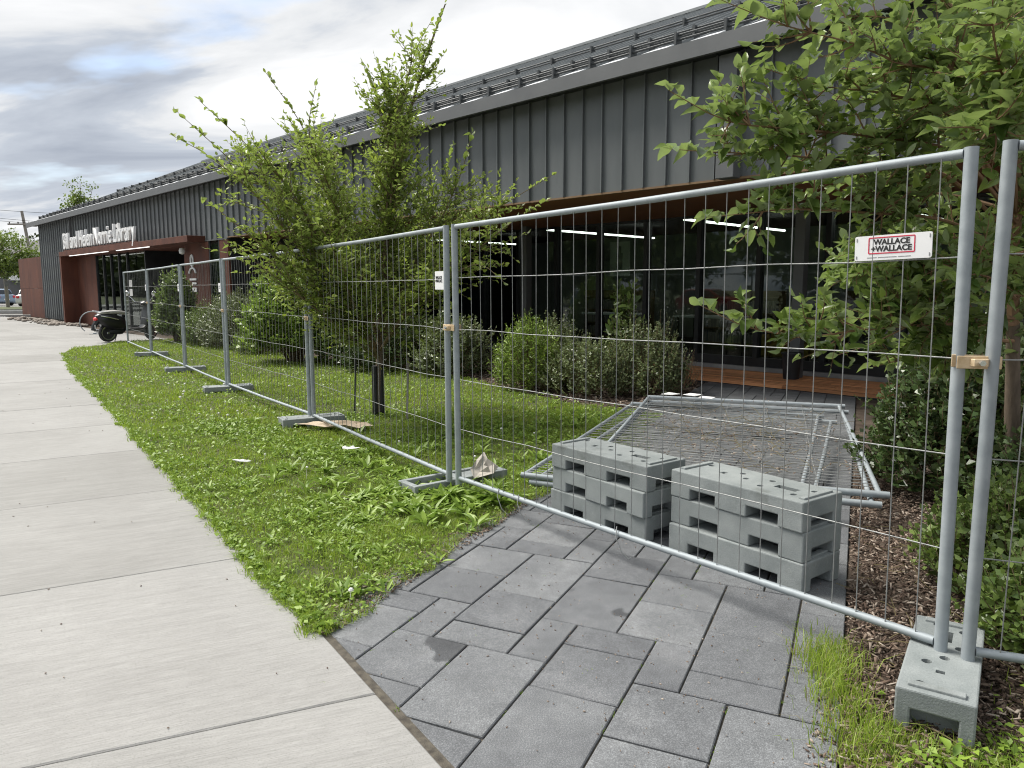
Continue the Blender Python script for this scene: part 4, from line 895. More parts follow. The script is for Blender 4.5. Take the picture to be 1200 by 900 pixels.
shrub('dark leafy shrub by the near tree trunk at the picture edge', (3.75, 4.75, 0), .5, .5, .85, 260, .05, 'leaf_dark', .85, .28, .024, GH_)
shrub('low bright green shrub beside the clamped posts', (2.72, 3.78, 0), .42, .48, .52, 360, .042, 'leaf_mid', .8, .2, .019, GH_)
shrub('low green ground plant behind the large foot block', (2.42, 3.05, 0), .34, .3, .36, 220, .04, 'leaf_mid', .8, .17, .018, GH_)
for i, (x, y, l_) in enumerate(((2.02, 2.50, 'broad leaved weed growing right of the large foot block'), (2.18, 2.72, 'pale broad leaved weed under the right hand bottom rail'), (1.47, 2.30, 'small four leaved weed in front of the large foot block'))):
    t = thing('broadleaf_weed', l_, 'weed', (x, y, 0), rng.uniform(0, 6), 'broad leaved weeds around the large foot block'); lv = Leaves()
    for k in range(7 if i < 2 else 5):
        a = k * 2.4; el_ = rng.uniform(.25, .7); d = Vector((math.cos(a), math.sin(a), el_)); lv.add(d * .02 + Vector((0, 0, rng.uniform(.02, .12 if i < 2 else .04))), d, (rv() * .2 + Vector((0, 0, 1))), rng.uniform(.09, .15) if i < 2 else .055)
    ob('foliage', lv.mesh('foliage', M['weed'], .55, 'big'), t)

# the lawn tree
def V3(*p): return Vector(p)
LT = [
 [(-1.69, 9.23, -.02), (-1.66, 9.23, 0.62), (-1.63, 9.23, 1.15), (-1.56, 9.3, 1.99), (-1.43, 9.3, 3.01), (-1.23, 9.3, 3.71), (-1.0, 9.3, 4.4), (-0.79, 9.3, 4.93)],
 [(-1.63, 9.2, 1.15), (-1.53, 9.0, 1.97), (-1.44, 8.9, 2.95), (-1.46, 8.9, 3.5), (-1.54, 8.9, 3.74), (-1.71, 8.9, 4.15)],
 [(-1.63, 9.2, 1.15), (-1.48, 9.0, 2.18), (-1.35, 8.8, 3.13), (-1.26, 8.8, 3.69), (-1.09, 8.8, 4.25), (-0.9, 8.7, 4.53)],
 [(-1.55, 9.1, 1.67), (-1.43, 9.0, 2.97), (-1.43, 9.0, 3.74), (-1.44, 9.0, 4.19)],
 [(-1.65, 9.2, 0.94), (-1.82, 8.9, 1.77), (-2.05, 8.7, 2.64), (-2.27, 8.6, 3.28), (-2.17, 8.6, 3.85)],
 [(-1.65, 9.2, 0.94), (-2.01, 9.3, 1.88), (-2.32, 9.4, 2.82), (-2.55, 9.4, 3.53), (-2.98, 9.4, 4.18)],
 [(-1.66, 9.2, 0.83), (-2.03, 8.7, 1.77), (-2.4, 8.4, 2.6), (-2.82, 8.3, 3.08), (-3.32, 8.2, 3.57)],
 [(-1.66, 9.2, 0.83), (-2.15, 9.0, 1.67), (-2.7, 8.9, 2.56), (-3.24, 8.8, 3.06), (-3.78, 8.7, 3.57)],
 [(-1.67, 9.2, 0.78), (-2.13, 8.5, 1.67), (-2.64, 8.1, 2.48), (-3.12, 8.0, 2.93), (-3.52, 8.0, 3.16)],
 [(-1.67, 9.2, 0.78), (-2.2, 8.4, 1.57), (-2.63, 8.0, 2.02), (-2.98, 7.8, 2.36), (-3.15, 7.8, 2.49)],
 [(-1.67, 9.2, 0.73), (-2.09, 8.3, 1.29), (-2.43, 7.9, 1.66), (-2.71, 7.7, 1.92)],
 [(-1.64, 9.2, 0.94), (-1.23, 9.0, 1.77), (-0.8, 8.9, 2.46), (-0.55, 8.9, 3.05), (-0.47, 8.9, 3.38)],
 [(-1.64, 9.2, 0.94), (-1.11, 9.3, 1.67), (-0.64, 9.5, 2.31), (-0.11, 9.6, 2.64), (0.52, 9.7, 3.02)],
 [(-1.64, 9.2, 0.83), (-1.0, 8.8, 1.57), (-0.48, 8.5, 1.95), (0.0, 8.3, 2.31), (0.37, 8.2, 2.53)],
 [(-1.64, 9.2, 0.83), (-1.18, 8.6, 1.38), (-0.76, 8.3, 1.67), (-0.37, 8.1, 1.85), (-0.09, 8.0, 1.66)],
 [(-1.65, 9.2, 0.89), (-1.9, 9.8, 1.68), (-2.27, 10.1, 2.58), (-2.62, 10.2, 3.15), (-2.89, 10.2, 3.7)],
 [(-1.64, 9.2, 0.89), (-1.58, 9.9, 1.68), (-1.15, 10.2, 2.48), (-0.92, 10.3, 3.05), (-0.8, 10.3, 3.5)],
 [(-1.66, 9.2, 0.73), (-1.75, 8.5, 1.28), (-1.82, 8.0, 1.75), (-1.87, 7.7, 2.09), (-1.97, 7.6, 2.25)],
]
def tree_from(skel, base, label, name, mat, twmat, width, leaf, spacing, n_tw, tw_len, trunk_r, kind, group=None, sub=2, start=.28, r0=.02, tint=(0, 1), tipf=.93):
    t = thing(name, label, 'tree', base, 0, group); o = Vector(base)
    lv = Leaves(); br = MB()
    for si, pts in enumerate(skel):
        P = poly_sample(shift(pts, o), 22)
        if si == 0:
            rad = [trunk_r * (1 - .88 * i / 21) + .003 for i in range(22)]
            obm('trunk', MB().tube(P[:9], rad[:9], 10), M['bark'], t, True); br.tube(P[8:], rad[8:], 6)
        else: br.tube(P, [r0 * (1 - .88 * i / 21) for i in range(22)], 6)
        L = sum((P[i + 1] - P[i]).length for i in range(21)); k = int(n_tw * L / 3 + 3)
        lv.along(P, spacing * .85, leaf * 1.1, start=.35 if si else .3, tint=tint, tapering=0)
        for _ in range(k):
            f = rng.uniform(start if si else max(start, .33), tipf if si > 3 else .95); i = int(f * 20); tdir = (P[i + 1] - P[i]).normalized()
            d = (tdir * .7 + rv() * .75 + Vector((0, 0, .2))).normalized()
            tw = twig(P[i], d, tw_len * rng.uniform(.45, 1.15) * (1.15 - .75 * f), 5)
            br.tube(tw, [.006, .005, .004, .003, .002, .0015], 4, False)
            lv.along(tw, spacing, leaf, tint=tint)
            for _ in range(sub):
                if rng.random() < .75:
                    tw2 = twig(tw[rng.randint(1, 3)], (d + rv() * .9).normalized(), tw_len * .5 * rng.uniform(.5, 1.1) * (1.15 - .75 * f), 4)
                    br.tube(tw2, [.003, .0025, .002, .0018, .0015], 3, False); lv.along(tw2, spacing, leaf, tint=tint)
    return t, br, lv
t, br, lv = tree_from(LT, (-1.69, 9.23, 0), 'young many stemmed tree with tall whippy shoots on the lawn, black guard round its trunk', 'young_tree', 'leaf_l', 'twig', .46, .084, .042, 46, .92, .045, 'small', sub=2, tipf=.80, start=.19)
obm('branches', br, M['twig'], t); ob('crown', lv.mesh('crown', M['leaf_l'], .50, 'big', .14, .15), t)
gm = MB()
for a in range(3): gm.tube([(.05 * math.cos(a * 2.1 + 4.2), .05 * math.sin(a * 2.1 + 4.2), -.02), (.045 * math.cos(a * 2.1 + 4.2), .045 * math.sin(a * 2.1 + 4.2), .63)], .035, 10)
obm('trunk_guard', gm, M['guard'], t, True)
for (x, y, l_, h) in ((-2.0, 9.32, 'thin dark stake in the grass left of the guarded trunk', .72), (-1.30, 9.05, 'thin pale stake in the grass right of the guarded trunk', .75)):
    tag(obm('tree_stake', MB().tube([(0, 0, -.02), (.03, 0, h)], .014, 6), M['guard'] if x < -1.6 else M['polewood'], None, False, (x, y, 0)), l_, 'stake', 'stakes beside the lawn tree')

# the large leaved tree at the right
RT = [
 [(3.48, 5.0, -0.07), (3.4, 5.0, 0.95), (3.28, 4.9, 1.64), (3.11, 4.7, 2.31), (2.93, 4.6, 2.84), (2.8, 4.6, 3.55)],
 [(3.11, 4.7, 2.16), (2.68, 4.3, 2.67), (2.39, 4.1, 2.73), (2.02, 4.0, 2.74), (1.71, 3.9, 2.81), (1.34, 3.85, 2.88), (1.01, 3.8, 2.98)],
 [(3.12, 4.7, 2.06), (2.53, 4.4, 2.55), (2.04, 4.2, 2.64), (1.63, 4.1, 2.66), (1.3, 4.0, 2.72)],
 [(3.13, 4.7, 2.0), (2.55, 4.4, 2.36), (1.96, 4.2, 2.42), (1.42, 4.0, 2.42), (1.08, 3.9, 2.44), (0.77, 3.8, 2.56)],
 [(3.2, 4.8, 1.91), (2.51, 4.5, 2.28), (1.92, 4.3, 2.3), (1.37, 4.1, 2.31), (1.07, 4.0, 2.30), (0.80, 3.9, 2.30)],
 [(3.21, 4.8, 1.8), (2.59, 4.5, 1.99), (1.99, 4.2, 2.01), (1.48, 4.0, 2.01), (1.23, 3.9, 1.98), (0.98, 3.8, 1.95)],
 [(3.22, 4.8, 1.64), (2.72, 4.6, 1.74), (2.2, 4.4, 1.73), (1.86, 4.3, 1.63)],
 [(3.31, 4.9, 1.36), (2.63, 4.5, 1.38), (2.02, 4.2, 1.37), (1.61, 4.0, 1.34), (1.25, 3.9, 1.39), (0.96, 3.8, 1.51)],
 [(3.31, 4.9, 1.25), (2.87, 4.7, 1.26), (2.44, 4.6, 1.16), (2.2, 4.5, 1.12)],
 [(3.11, 4.7, 2.21), (2.65, 4.4, 2.92), (2.18, 4.2, 3.21), (1.77, 4.1, 3.34)],
 [(3.12, 4.7, 2.11), (2.58, 4.0, 2.55), (2.19, 3.5, 2.60), (1.96, 3.2, 2.72), (1.9, 3.1, 2.91)],
 [(3.12, 4.7, 2.06), (2.51, 3.9, 2.36), (2.14, 3.5, 2.32), (1.83, 3.3, 2.28)],
 [(3.13, 4.7, 2.0), (3.21, 4.5, 2.38), (3.4, 4.4, 2.65), (3.67, 4.3, 2.89)],
 [(3.14, 4.7, 1.8), (3.23, 4.4, 1.88), (3.36, 4.2, 2.01)],
 [(3.1, 4.7, 2.31), (3.01, 5.0, 3.1), (2.72, 5.2, 3.33), (2.31, 5.3, 3.41), (2.07, 5.4, 3.22)],
 [(3.19, 4.8, 2.07), (2.98, 5.1, 2.21), (2.61, 5.3, 2.29), (2.17, 5.4, 2.42)],
 [(3.23, 4.8, 1.53), (2.73, 4.2, 1.63), (2.39, 3.9, 1.67), (2.12, 3.7, 1.63)],
 [(3.0, 4.7, 2.6), (3.3, 5.2, 2.9), (3.5, 5.6, 2.8), (3.3, 6.0, 2.6)],
 [(3.12, 4.75, 2.1), (2.9, 4.9, 2.5), (2.5, 4.9, 2.75), (2.1, 4.8, 2.85)],
 [(3.2, 4.8, 1.8), (2.9, 5.1, 1.9), (2.5, 5.2, 1.75), (2.2, 5.2, 1.6)],
 [(3.25, 4.8, 1.55), (2.85, 4.6, 1.62), (2.45, 4.5, 1.55), (2.1, 4.4, 1.45)],
 [(3.25, 4.8, 1.7), (2.8, 4.7, 1.9), (2.4, 4.6, 1.86), (2.05, 4.5, 1.75)],
 [(3.3, 4.9, 1.4), (2.9, 4.7, 1.42), (2.55, 4.6, 1.30), (2.3, 4.5, 1.2)],
]
t, br, lv = tree_from(RT, (3.48, 5.0, 0), 'tree with large green leaves overhanging the near fence from the right', 'broadleaf_tree', 'leaf_r', 'rtwig', .5, .112, .042, 29, .52, .055, 'big', sub=2, start=.34, r0=.014)
obm('branches', br, M['rtwig'], t)
# the leaves that show largest are objects of their own
o = Vector((3.48, 5.0, 0)); dist = []
for i, p in enumerate(lv.p):
    wp = Vector(p) + o; dv = wp - Vector((0, 0, 1.6)); in_view = dv.y > .3 and abs(dv.x / dv.y) < .70 and -.55 < dv.z / dv.y < .37
    dist.append((dv.length if in_view else 99, i))
dist.sort(); single = {i for d_, i in dist[:300] if d_ < 90}; rest = [i for i in range(len(lv.p)) if i not in single]
crown = ob('crown', lv.mesh('crown', M['leaf_r'], .52, 'big', .16, .16, rest), t)
var = []
for k in range(8):
    T, FT = leaf_template('big', rng.uniform(.05, .3), rng.uniform(.0, .35)); V = T.copy(); V[:, 0] *= rng.uniform(.48, .58)
    me = np_mesh('leaf', V, FT, M['leaf_r'], np.full(len(V), .1 + .11 * k)); me.polygons.foreach_set('use_smooth', [True] * len(me.polygons)); var.append(me)
crown.data.polygons.foreach_set('use_smooth', [True] * len(crown.data.polygons))
for i in sorted(single):
    d = Vector(lv.d[i]).normalized(); sd_ = d.cross(Vector(lv.u[i])).normalized(); nm_ = sd_.cross(d); s_ = lv.s[i]
    m = Matrix(((sd_.x, d.x, nm_.x), (sd_.y, d.y, nm_.y), (sd_.z, d.z, nm_.z)))
    lo = ob('leaf', var[i % 8], crown, lv.p[i], m.to_euler()); lo.scale = (s_, s_, s_)

# far trees
def far_tree(label, x, y, h, rx, mat, n, leaf, group, trunk=.2, zlo=.3, cl=60):
    t = thing('street_tree', label, 'tree', (x, y, 0), rng.uniform(0, 6), group)
    obm('trunk', MB().tube([(0, 0, -.05), (.05, 0, h * .3), (0, .1, h * .75)], [trunk, trunk * .8, trunk * .25], 8), M['bark'], t, True)
    br = MB(); P, D, U, S = [], [], [], []; cs = []
    for _ in range(cl):
        v = rv(); r_ = rng.uniform(.35, 1) ; c = Vector((v.x * rx * r_, v.y * rx * r_, h * (zlo + (1 - zlo) * .5) + v.z * h * (1 - zlo) * .46 * r_)); cs.append((c, rng.uniform(.25, .55) * rx * .7))
        br.tube([(0, 0, h * rng.uniform(.2, .55)), (c.x * .5, c.y * .5, c.z * .7 + .1 * h), tuple(c)], [trunk * .3, trunk * .18, .01], 5, False)
    for k in range(n):
        c, r_ = cs[k % cl]; v = rv() * r_ * rng.uniform(.5, 1); P.append(tuple(c + Vector((v.x, v.y, v.z * .75)))); D.append(tuple(rv() + Vector((v.x, v.y, 0)) * .8)); U.append(tuple(rv() * .6 + Vector((0, 0, 1)))); S.append(leaf * rng.uniform(.6, 1.3))
    obm('branches', br, M['bark'], t); ob('crown', leaves_mesh('crown', P, D, U, S, .6, M[mat], 'small'), t); return t
GT = 'street trees beyond the library'
far_tree('bright green street tree at the left edge, over the pale blue car', -38.5, 55, 6.6, 2.9, 'leaf_tree', 6000, .24, GT, zlo=.32)
far_tree('yellow green street tree between the utility pole and the library', -36.2, 58, 5.0, 2.1, 'leaf_tree', 3500, .24, GT, zlo=.3)
far_tree('dark green tree far behind the library corner', -44, 84, 9.5, 3.6, 'leaf_dull', 4000, .35, GT, .25)
far_tree('tree top showing above the library roof near its far end', -33.5, 59, 10.1, 1.7, 'leaf_tree', 1500, .24, GT, zlo=.5, cl=60)
far_tree('tall dark green tree behind the house at the far left', -54, 92, 9, 5, 'leaf_dull', 4000, .45, GT, .25)
# across the street behind the viewer: seen only mirrored in the library glass
for i, q_ in enumerate((6, 16, 26, 36, 47, 59, 72)): far_tree(('leafy tree across the street mirrored in the glass, number %s from the left' % ('seven', 'six', 'five', 'four', 'three', 'two', 'one')[i]), *QW(q_, -26 - (i % 3) * 2.5), 9 + (i * 7 % 4), 5.6, 'leaf_tree', 5200, .7, 'trees across the street', .25, .05)

# ------------------------------------------------------------------ grass, weeds, litter
def inside(poly, X, Y):
    c = np.zeros(len(X), bool); k = len(poly)
    for i in range(k):
        x0, y0 = poly[i]; x1, y1 = poly[(i + 1) % k]
        m = ((y0 > Y) != (y1 > Y)) & (X < (x1 - x0) * (Y - y0) / (y1 - y0 + 1e-12) + x0); c ^= m
    return c
def wob(X, Y, s, o=0): return (np.sin(X * s * 1.7 + o) * np.cos(Y * s * 2.1 + o * 1.3) + np.sin((X + Y) * s * 3.3 + o * 2.1) * .6 + np.cos((X - 1.6 * Y) * s * 5.2 + o) * .4) / 2
def grass_points(poly, dens, pad=.0):
    """dens(dist) blades per square metre, by distance from the camera"""
    xs = [p[0] for p in poly]; ys = [p[1] for p in poly]; A = (max(xs) - min(xs)) * (max(ys) - min(ys)); PX, PY = [], []
    for lo, hi, dn in dens:
        n = int(A * dn); X = nr.uniform(min(xs), max(xs), n); Y = nr.uniform(min(ys), max(ys), n); r = np.hypot(X, Y); m = (r >= lo) & (r < hi); X, Y = X[m], Y[m]
        k = inside(poly, X, Y); PX.append(X[k]); PY.append(Y[k])
    return np.concatenate(PX), np.concatenate(PY)
def blades(name, X, Y, h, wd, mat, tint, lean=.45, z0=-.012):
    n = len(X); a = nr.uniform(0, 2 * np.pi, n); la = nr.uniform(0, 2 * np.pi, n); ln = np.abs(nr.normal(0, lean, n)) + .1
    bx, by = np.cos(a) * wd / 2, np.sin(a) * wd / 2; dx, dy = np.cos(la) * ln * h, np.sin(la) * ln * h; z0 = np.full(n, z0)
    V = np.empty((n, 5, 3)); V[:, 0] = np.c_[X - bx, Y - by, z0]; V[:, 1] = np.c_[X + bx, Y + by, z0]
    mx, my, mz = X + dx * .3, Y + dy * .3, z0 + h * .6
    V[:, 2] = np.c_[mx + bx * .75, my + by * .75, mz]; V[:, 3] = np.c_[mx - bx * .75, my - by * .75, mz]; V[:, 4] = np.c_[X + dx, Y + dy, z0 + h * (1 - .25 * np.minimum(ln, 1.5))]
    o = (np.arange(n) * 5)[:, None]; F = [np.array([[0, 1, 2, 3]]) + o, np.array([[3, 2, 4]]) + o]
    return np_mesh(name, V.reshape(-1, 3), F, mat, np.repeat(np.clip(tint, 0, 1), 5))
GL = [(-.86, 3.26)] + [(p[0] + .02, p[1]) for p in EDGE[4:]] + [(-11.75, 19.9), (-11.5, 20.7), (-11.75, 22.2), (-10.4, 23.4), QW(15, 8.55), QW(10.2, 8.55), QW(8, 7.95), QW(6.9, 7.7), ST(9.4, -2.18), ST(6.2, -2.1), ST(5.7, -2.16), ST(5.3, -2.08), ST(4.9, -2.2), ST(4.4, -2.16), ST(4.0, -2.22), ST(3.5, -2.12), ST(3.2, -2.2), ST(2.9, -2.1)]
X, Y = grass_points(GL, [(0, 6.5, 9000), (6.5, 9.5, 4600), (9.5, 14, 1600), (14, 28, 650)])
r = np.hypot(X, Y); patch = wob(X, Y, .9, 1.3); clum = wob(X, Y, 4.3, .7) * .6 + wob(X, Y, 9.1, 3.1) * .4; h = (.040 + .022 * np.clip(patch + .5, 0, 1.4) + .030 * np.clip(clum, -.6, 1)) * nr.uniform(.5, 1.35, len(X)); wd = np.where(r < 6.5, .0040, np.where(r < 9.5, .006, np.where(r < 14, .010, .017)))
keep = nr.random(len(X)) < np.clip(.95 + .5 * wob(X, Y, 2.1, 4), .35, 1)
X, Y, h, wd, patch = X[keep], Y[keep], np.maximum(h[keep], .012), wd[keep], patch[keep]
dryish = nr.random(len(X)) < .05
g = ob('lawn_grass', blades('lawn_grass', X, Y, h, wd, M['grass'], .5 + .20 * patch + .18 * clum[keep] + nr.normal(0, .2, len(X)), .85)); g['kind'] = 'stuff'
k = nr.random(len(X)) < np.clip(.05 + .16 * wob(X, Y, 1.1, 5.0), .01, .3)
g = ob('dry_grass', blades('dry_grass', X[k] + .01, Y[k], h[k] * .8, wd[k], M['dry'], nr.random(k.sum()), .9)); g['kind'] = 'stuff'
# long grass clump beside the large foot and along the path edges
def clump(cx, cy, rx, ry, n, hh, mat='grass', name='long_grass', wd=.0042, lean=.55):
    X = nr.normal(cx, rx, n); Y = nr.normal(cy, ry, n); return X, Y
CX, CY, CH = [], [], []
for cx, cy, rx, ry, n, hh in ((1.33, 2.95, .055, .10, 420, .17), (1.28, 2.68, .06, .10, 420, .15), (1.25, 2.45, .08, .08, 420, .13), (1.40, 2.42, .08, .06, 350, .09), (1.55, 2.33, .10, .05, 260, .08), (1.70, 2.33, .1, .06, 200, .08), (1.45, 3.1, .05, .08, 160, .12), (1.2, 2.3, .07, .06, 260, .10), (1.75, 2.25, .14, .08, 420, .09), (1.95, 2.38, .12, .08, 300, .09), (1.60, 2.22, .10, .06, 300, .08), (2.15, 2.62, .12, .10, 220, .09), (.44, 5.98, .06, .06, 60, .25), (1.05, 7.2, .2, .5, 500, .14), (.6, 6.4, .2, .3, 350, .13), (1.3, 8.2, .15, .4, 300, .14)):
    X, Y = clump(cx, cy, rx, ry, n, hh); CX.append(X); CY.append(Y); CH.append(np.full(n, hh * (.72 if cy < 4 else 1)) * nr.uniform(.35, 1.25, n))
X, Y, h = map(np.concatenate, (CX, CY, CH))
g = ob('long_grass', blades('long_grass', X, Y, h, .0042, M['grass'], nr.uniform(.2, 1, len(X)), .5)); g['kind'] = 'stuff'
k = nr.random(len(X)) < .3; g = ob('dry_grass', blades('dry_grass', X[k] + nr.normal(0, .02, k.sum()), Y[k] + nr.normal(0, .02, k.sum()), h[k] * .8, .003, M['dry'], nr.random(k.sum()), .8)); g['kind'] = 'stuff'
# ragged fringe creeping over the edges of the sidewalk and the path
EX, EY = [], []
for k in range(900):
    i = rng.randint(4, len(EDGE) - 2); f = rng.random(); p, q2 = Vector(EDGE[i]), Vector(EDGE[i + 1]); c = p.lerp(q2, f); o_ = Vector((-.82, -.57)); m = rng.randint(5, 26); rr = rng.gauss(-.012, .016) + (rng.uniform(.02, .06) if rng.random() < .10 else 0)
    EX.append(nr.normal(c.x + o_.x * rr, .022, m)); EY.append(nr.normal(c.y + o_.y * rr, .022, m))
X, Y = np.concatenate(EX), np.concatenate(EY)
g = ob('edge_grass', blades('edge_grass', X, Y, nr.uniform(.03, .075, len(X)), np.where(np.hypot(X, Y) < 8, .0045, .009), M['grass'], nr.uniform(.1, .9, len(X)), .9)); g['kind'] = 'stuff'
k = nr.random(len(X)) < .10; n = k.sum(); g = ob('clover', leaves_mesh('clover', np.c_[X[k], Y[k], nr.uniform(.01, .04, n)], nr.normal(0, 1, (n, 3)) * [1, 1, .2], np.c_[nr.normal(0, .4, n), nr.normal(0, .4, n), np.ones(n)], nr.uniform(.02, .05, n), .7, M['weed'], 'small')); g['kind'] = 'stuff'
# broad leaved ground cover: clover-sized leaves everywhere, rosettes where the photograph has them
X, Y = grass_points(GL, [(0, 6.5, 2600), (6.5, 9.5, 1300), (9.5, 15, 320), (15, 28, 80)])
k = nr.random(len(X)) < np.clip(.35 + .9 * wob(X, Y, 1.3, 2.2), 0.05, 1); X, Y = X[k], Y[k]; n = len(X)
d = np.c_[nr.normal(0, 1, n), nr.normal(0, 1, n), nr.normal(.25, .3, n)]; up = np.c_[nr.normal(0, .4, n), nr.normal(0, .4, n), np.ones(n)]
sz = np.where(np.hypot(X, Y) < 7, 1, 1.5) * nr.uniform(.014, .034, n)
g = ob('clover', leaves_mesh('clover', np.c_[X, Y, nr.uniform(.012, .05, n) + .02 * np.clip(wob(X, Y, 4.3, .7), 0, 1)], d, up, sz, .75, M['weed'], 'small')); g['kind'] = 'stuff'
lv = Leaves()
def rosette(x, y, s, n, zz=.0, el=(.2, 1.1)):
    for k in range(n):
        a = k * 2.399 + rng.uniform(-.3, .3); e = rng.uniform(*el); d = Vector((math.cos(a), math.sin(a), e)); lv.add((x + d.x * .01, y + d.y * .01, zz + .005), d, Vector((-d.x * e, -d.y * e, 1)) + rv() * .25, s * rng.uniform(.6, 1.15), rng.uniform(.2, 1))
cl = [(-.35, 5.35, .25, 26, .15), (-.75, 5.3, .3, 26, .14), (-1.2, 5.6, .3, 24, .13), (-1.5, 6.4, .35, 20, .14), (-.9, 4.6, .3, 22, .10), (-1.3, 4.8, .3, 16, .09), (-1.9, 7.2, .5, 20, .12), (-.45, 6.0, .18, 14, .13), (-.7, 3.95, .16, 10, .08), (-1.0, 3.75, .12, 8, .09), (-2.3, 5.9, .25, 14, .10), (.3, 6.6, .3, 14, .13), (-2.9, 8.6, .7, 26, .11), (-.2, 8.2, .8, 26, .12), (.6, 8.8, .5, 16, .12), (-1.0, 7.4, .6, 20, .12)]
for cx, cy, sp, n, s in cl:
    for _ in range(n):
        x, y = rng.gauss(cx, sp), rng.gauss(cy, sp)
        if inside(GL, np.array([x]), np.array([y]))[0]: rosette(x, y, s, rng.randint(5, 9))
X, Y = grass_points(GL, [(0, 9, 2.5), (9, 22, 2)])
for x, y in zip(X, Y): rosette(x, y, rng.uniform(.03, .10), rng.randint(3, 8))
g = ob('lawn_weeds', lv.mesh('lawn_weeds', M['weed'], .25, 'big', .08, .12)); g['kind'] = 'stuff'
for i, (x, y, s, l_) in enumerate(((-.16, 5.38, .19, 'big bright green weed clump at the path corner below the double post'), (-.50, 5.42, .18, 'bright green weed clump in front of the hollow grey foot'), (-.86, 3.72, .11, 'small leafy weed at the sidewalk edge where lawn and path meet'))):
    t = thing('weed_clump', l_, 'weed', (x, y, 0), 0, 'leafy weed clumps at the lawn edge'); lv = Leaves()
    for _ in range(4 if i < 2 else 2): rosette(rng.gauss(0, .05), rng.gauss(0, .05), s, 9)
    ob('foliage', lv.mesh('foliage', M['weed'], .28, 'big', .08, .14), t)
X, Y = grass_points(GL, [(2, 24, .3)]); X = np.concatenate([X, nr.normal(-3.6, .5, 8), nr.normal(-5.2, .8, 10)]); Y = np.concatenate([Y, nr.normal(9.2, .5, 8), nr.normal(11.3, .8, 10)]); mb = MB()
for x, y in zip(X, Y):
    if not inside(GL, np.array([x]), np.array([y]))[0]: continue
    z = rng.uniform(.06, .11); r_ = rng.uniform(.010, .017) * (1 if math.hypot(x, y) < 9 else 1.3); mb.tube([(x, y, 0), (x + .01, y, z)], .0015, 3, False); mb.lathe([(.0, -r_ * .6), (r_ * .8, -r_ * .3), (r_, .15 * r_), (r_ * .6, .7 * r_), (0, .9 * r_)], 7, c=(x + .01, y, z))
g = obm('clover_flowers', mb, M['petal']); g['kind'] = 'stuff'
X = nr.normal(1.72, .28, 700); Y = nr.normal(2.28, .14, 700); k = (X * PS - Y * PC > .12) & ~((np.abs((X - fc.x) * fy.x + (Y - fc.y) * fy.y) < .37) & (np.abs(-(X - fc.x) * fy.y + (Y - fc.y) * fy.x) < .14)); n = k.sum()
g = ob('clover', leaves_mesh('clover', np.c_[X[k], Y[k], nr.uniform(.01, .05, n)], np.c_[nr.normal(0, 1, n), nr.normal(0, 1, n), nr.normal(.2, .3, n)], np.c_[nr.normal(0, .4, n), nr.normal(0, .4, n), np.ones(n)], nr.uniform(.015, .04, n), .75, M['weed'], 'small')); g['kind'] = 'stuff'
# bark mulch and dead leaves
def chips(name, X, Y, z, ln, wd, mat='chip', tilt=.35, tint=None):
    n = len(X); d = np.c_[nr.normal(0, 1, n), nr.normal(0, 1, n), nr.normal(0, tilt, n)]; up = np.c_[nr.normal(0, tilt, n), nr.normal(0, tilt, n), np.ones(n)]
    d = unit(d); side = unit(np.cross(d, up)); nm = np.cross(side, d); P = np.c_[X, Y, z]
    L = (ln * nr.uniform(.4, 1.4, n))[:, None]; W = (wd * nr.uniform(.4, 1.4, n))[:, None]; H = .004
    V = np.stack([P - d * L / 2 - side * W / 2, P + d * L / 2 - side * W * .3, P + d * L / 2 + side * W * .4, P - d * L / 2 + side * W / 2], 1); V2 = V + nm[:, None, :] * H
    VV = np.concatenate([V, V2], 1).reshape(-1, 3); o = (np.arange(n) * 8)[:, None]; F = np.concatenate([np.array([q]) + o for q in ((4, 5, 6, 7), (0, 1, 5, 4), (1, 2, 6, 5), (2, 3, 7, 6), (3, 0, 4, 7))])
    g = ob(name, np_mesh(name, VV, F, M[mat], np.repeat(nr.random(n) ** .95 if tint is None else tint, 8))); g['kind'] = 'stuff'; return g
BR = [ST(1.6, .03), ST(7.5, .03), (4.6, 5.5), (4.0, 3.0), (2.5, 1.6)]
X, Y = grass_points(BR, [(0, 4.2, 3400), (4.2, 6.5, 2200), (6.5, 9, 700)]); chips('bark_mulch', X, Y, nr.uniform(-.02, .025, len(X)) , .035, .010)
X, Y = grass_points(BEDL, [(0, 14, 260), (14, 30, 40)]); chips('bark_mulch', X, Y, nr.uniform(-.01, .03, len(X)), .07, .025)
EP = [ST(2.6, -2.36), ST(5.6, -2.36), ST(5.6, -2.14), ST(2.6, -2.14)]
X, Y = grass_points(EP, [(0, 9, 3800)]); k = nr.random(len(X)) < .6; chips('path_edge_litter', X[k], Y[k], np.full(k.sum(), .006), .018, .007)
X, Y = grass_points([ST(1.8, -.12), ST(3.2, -.06), ST(3.2, .2), ST(1.8, .3)], [(0, 9, 1600)]); chips('path_edge_litter', X, Y, np.full(len(X), .004), .016, .006)
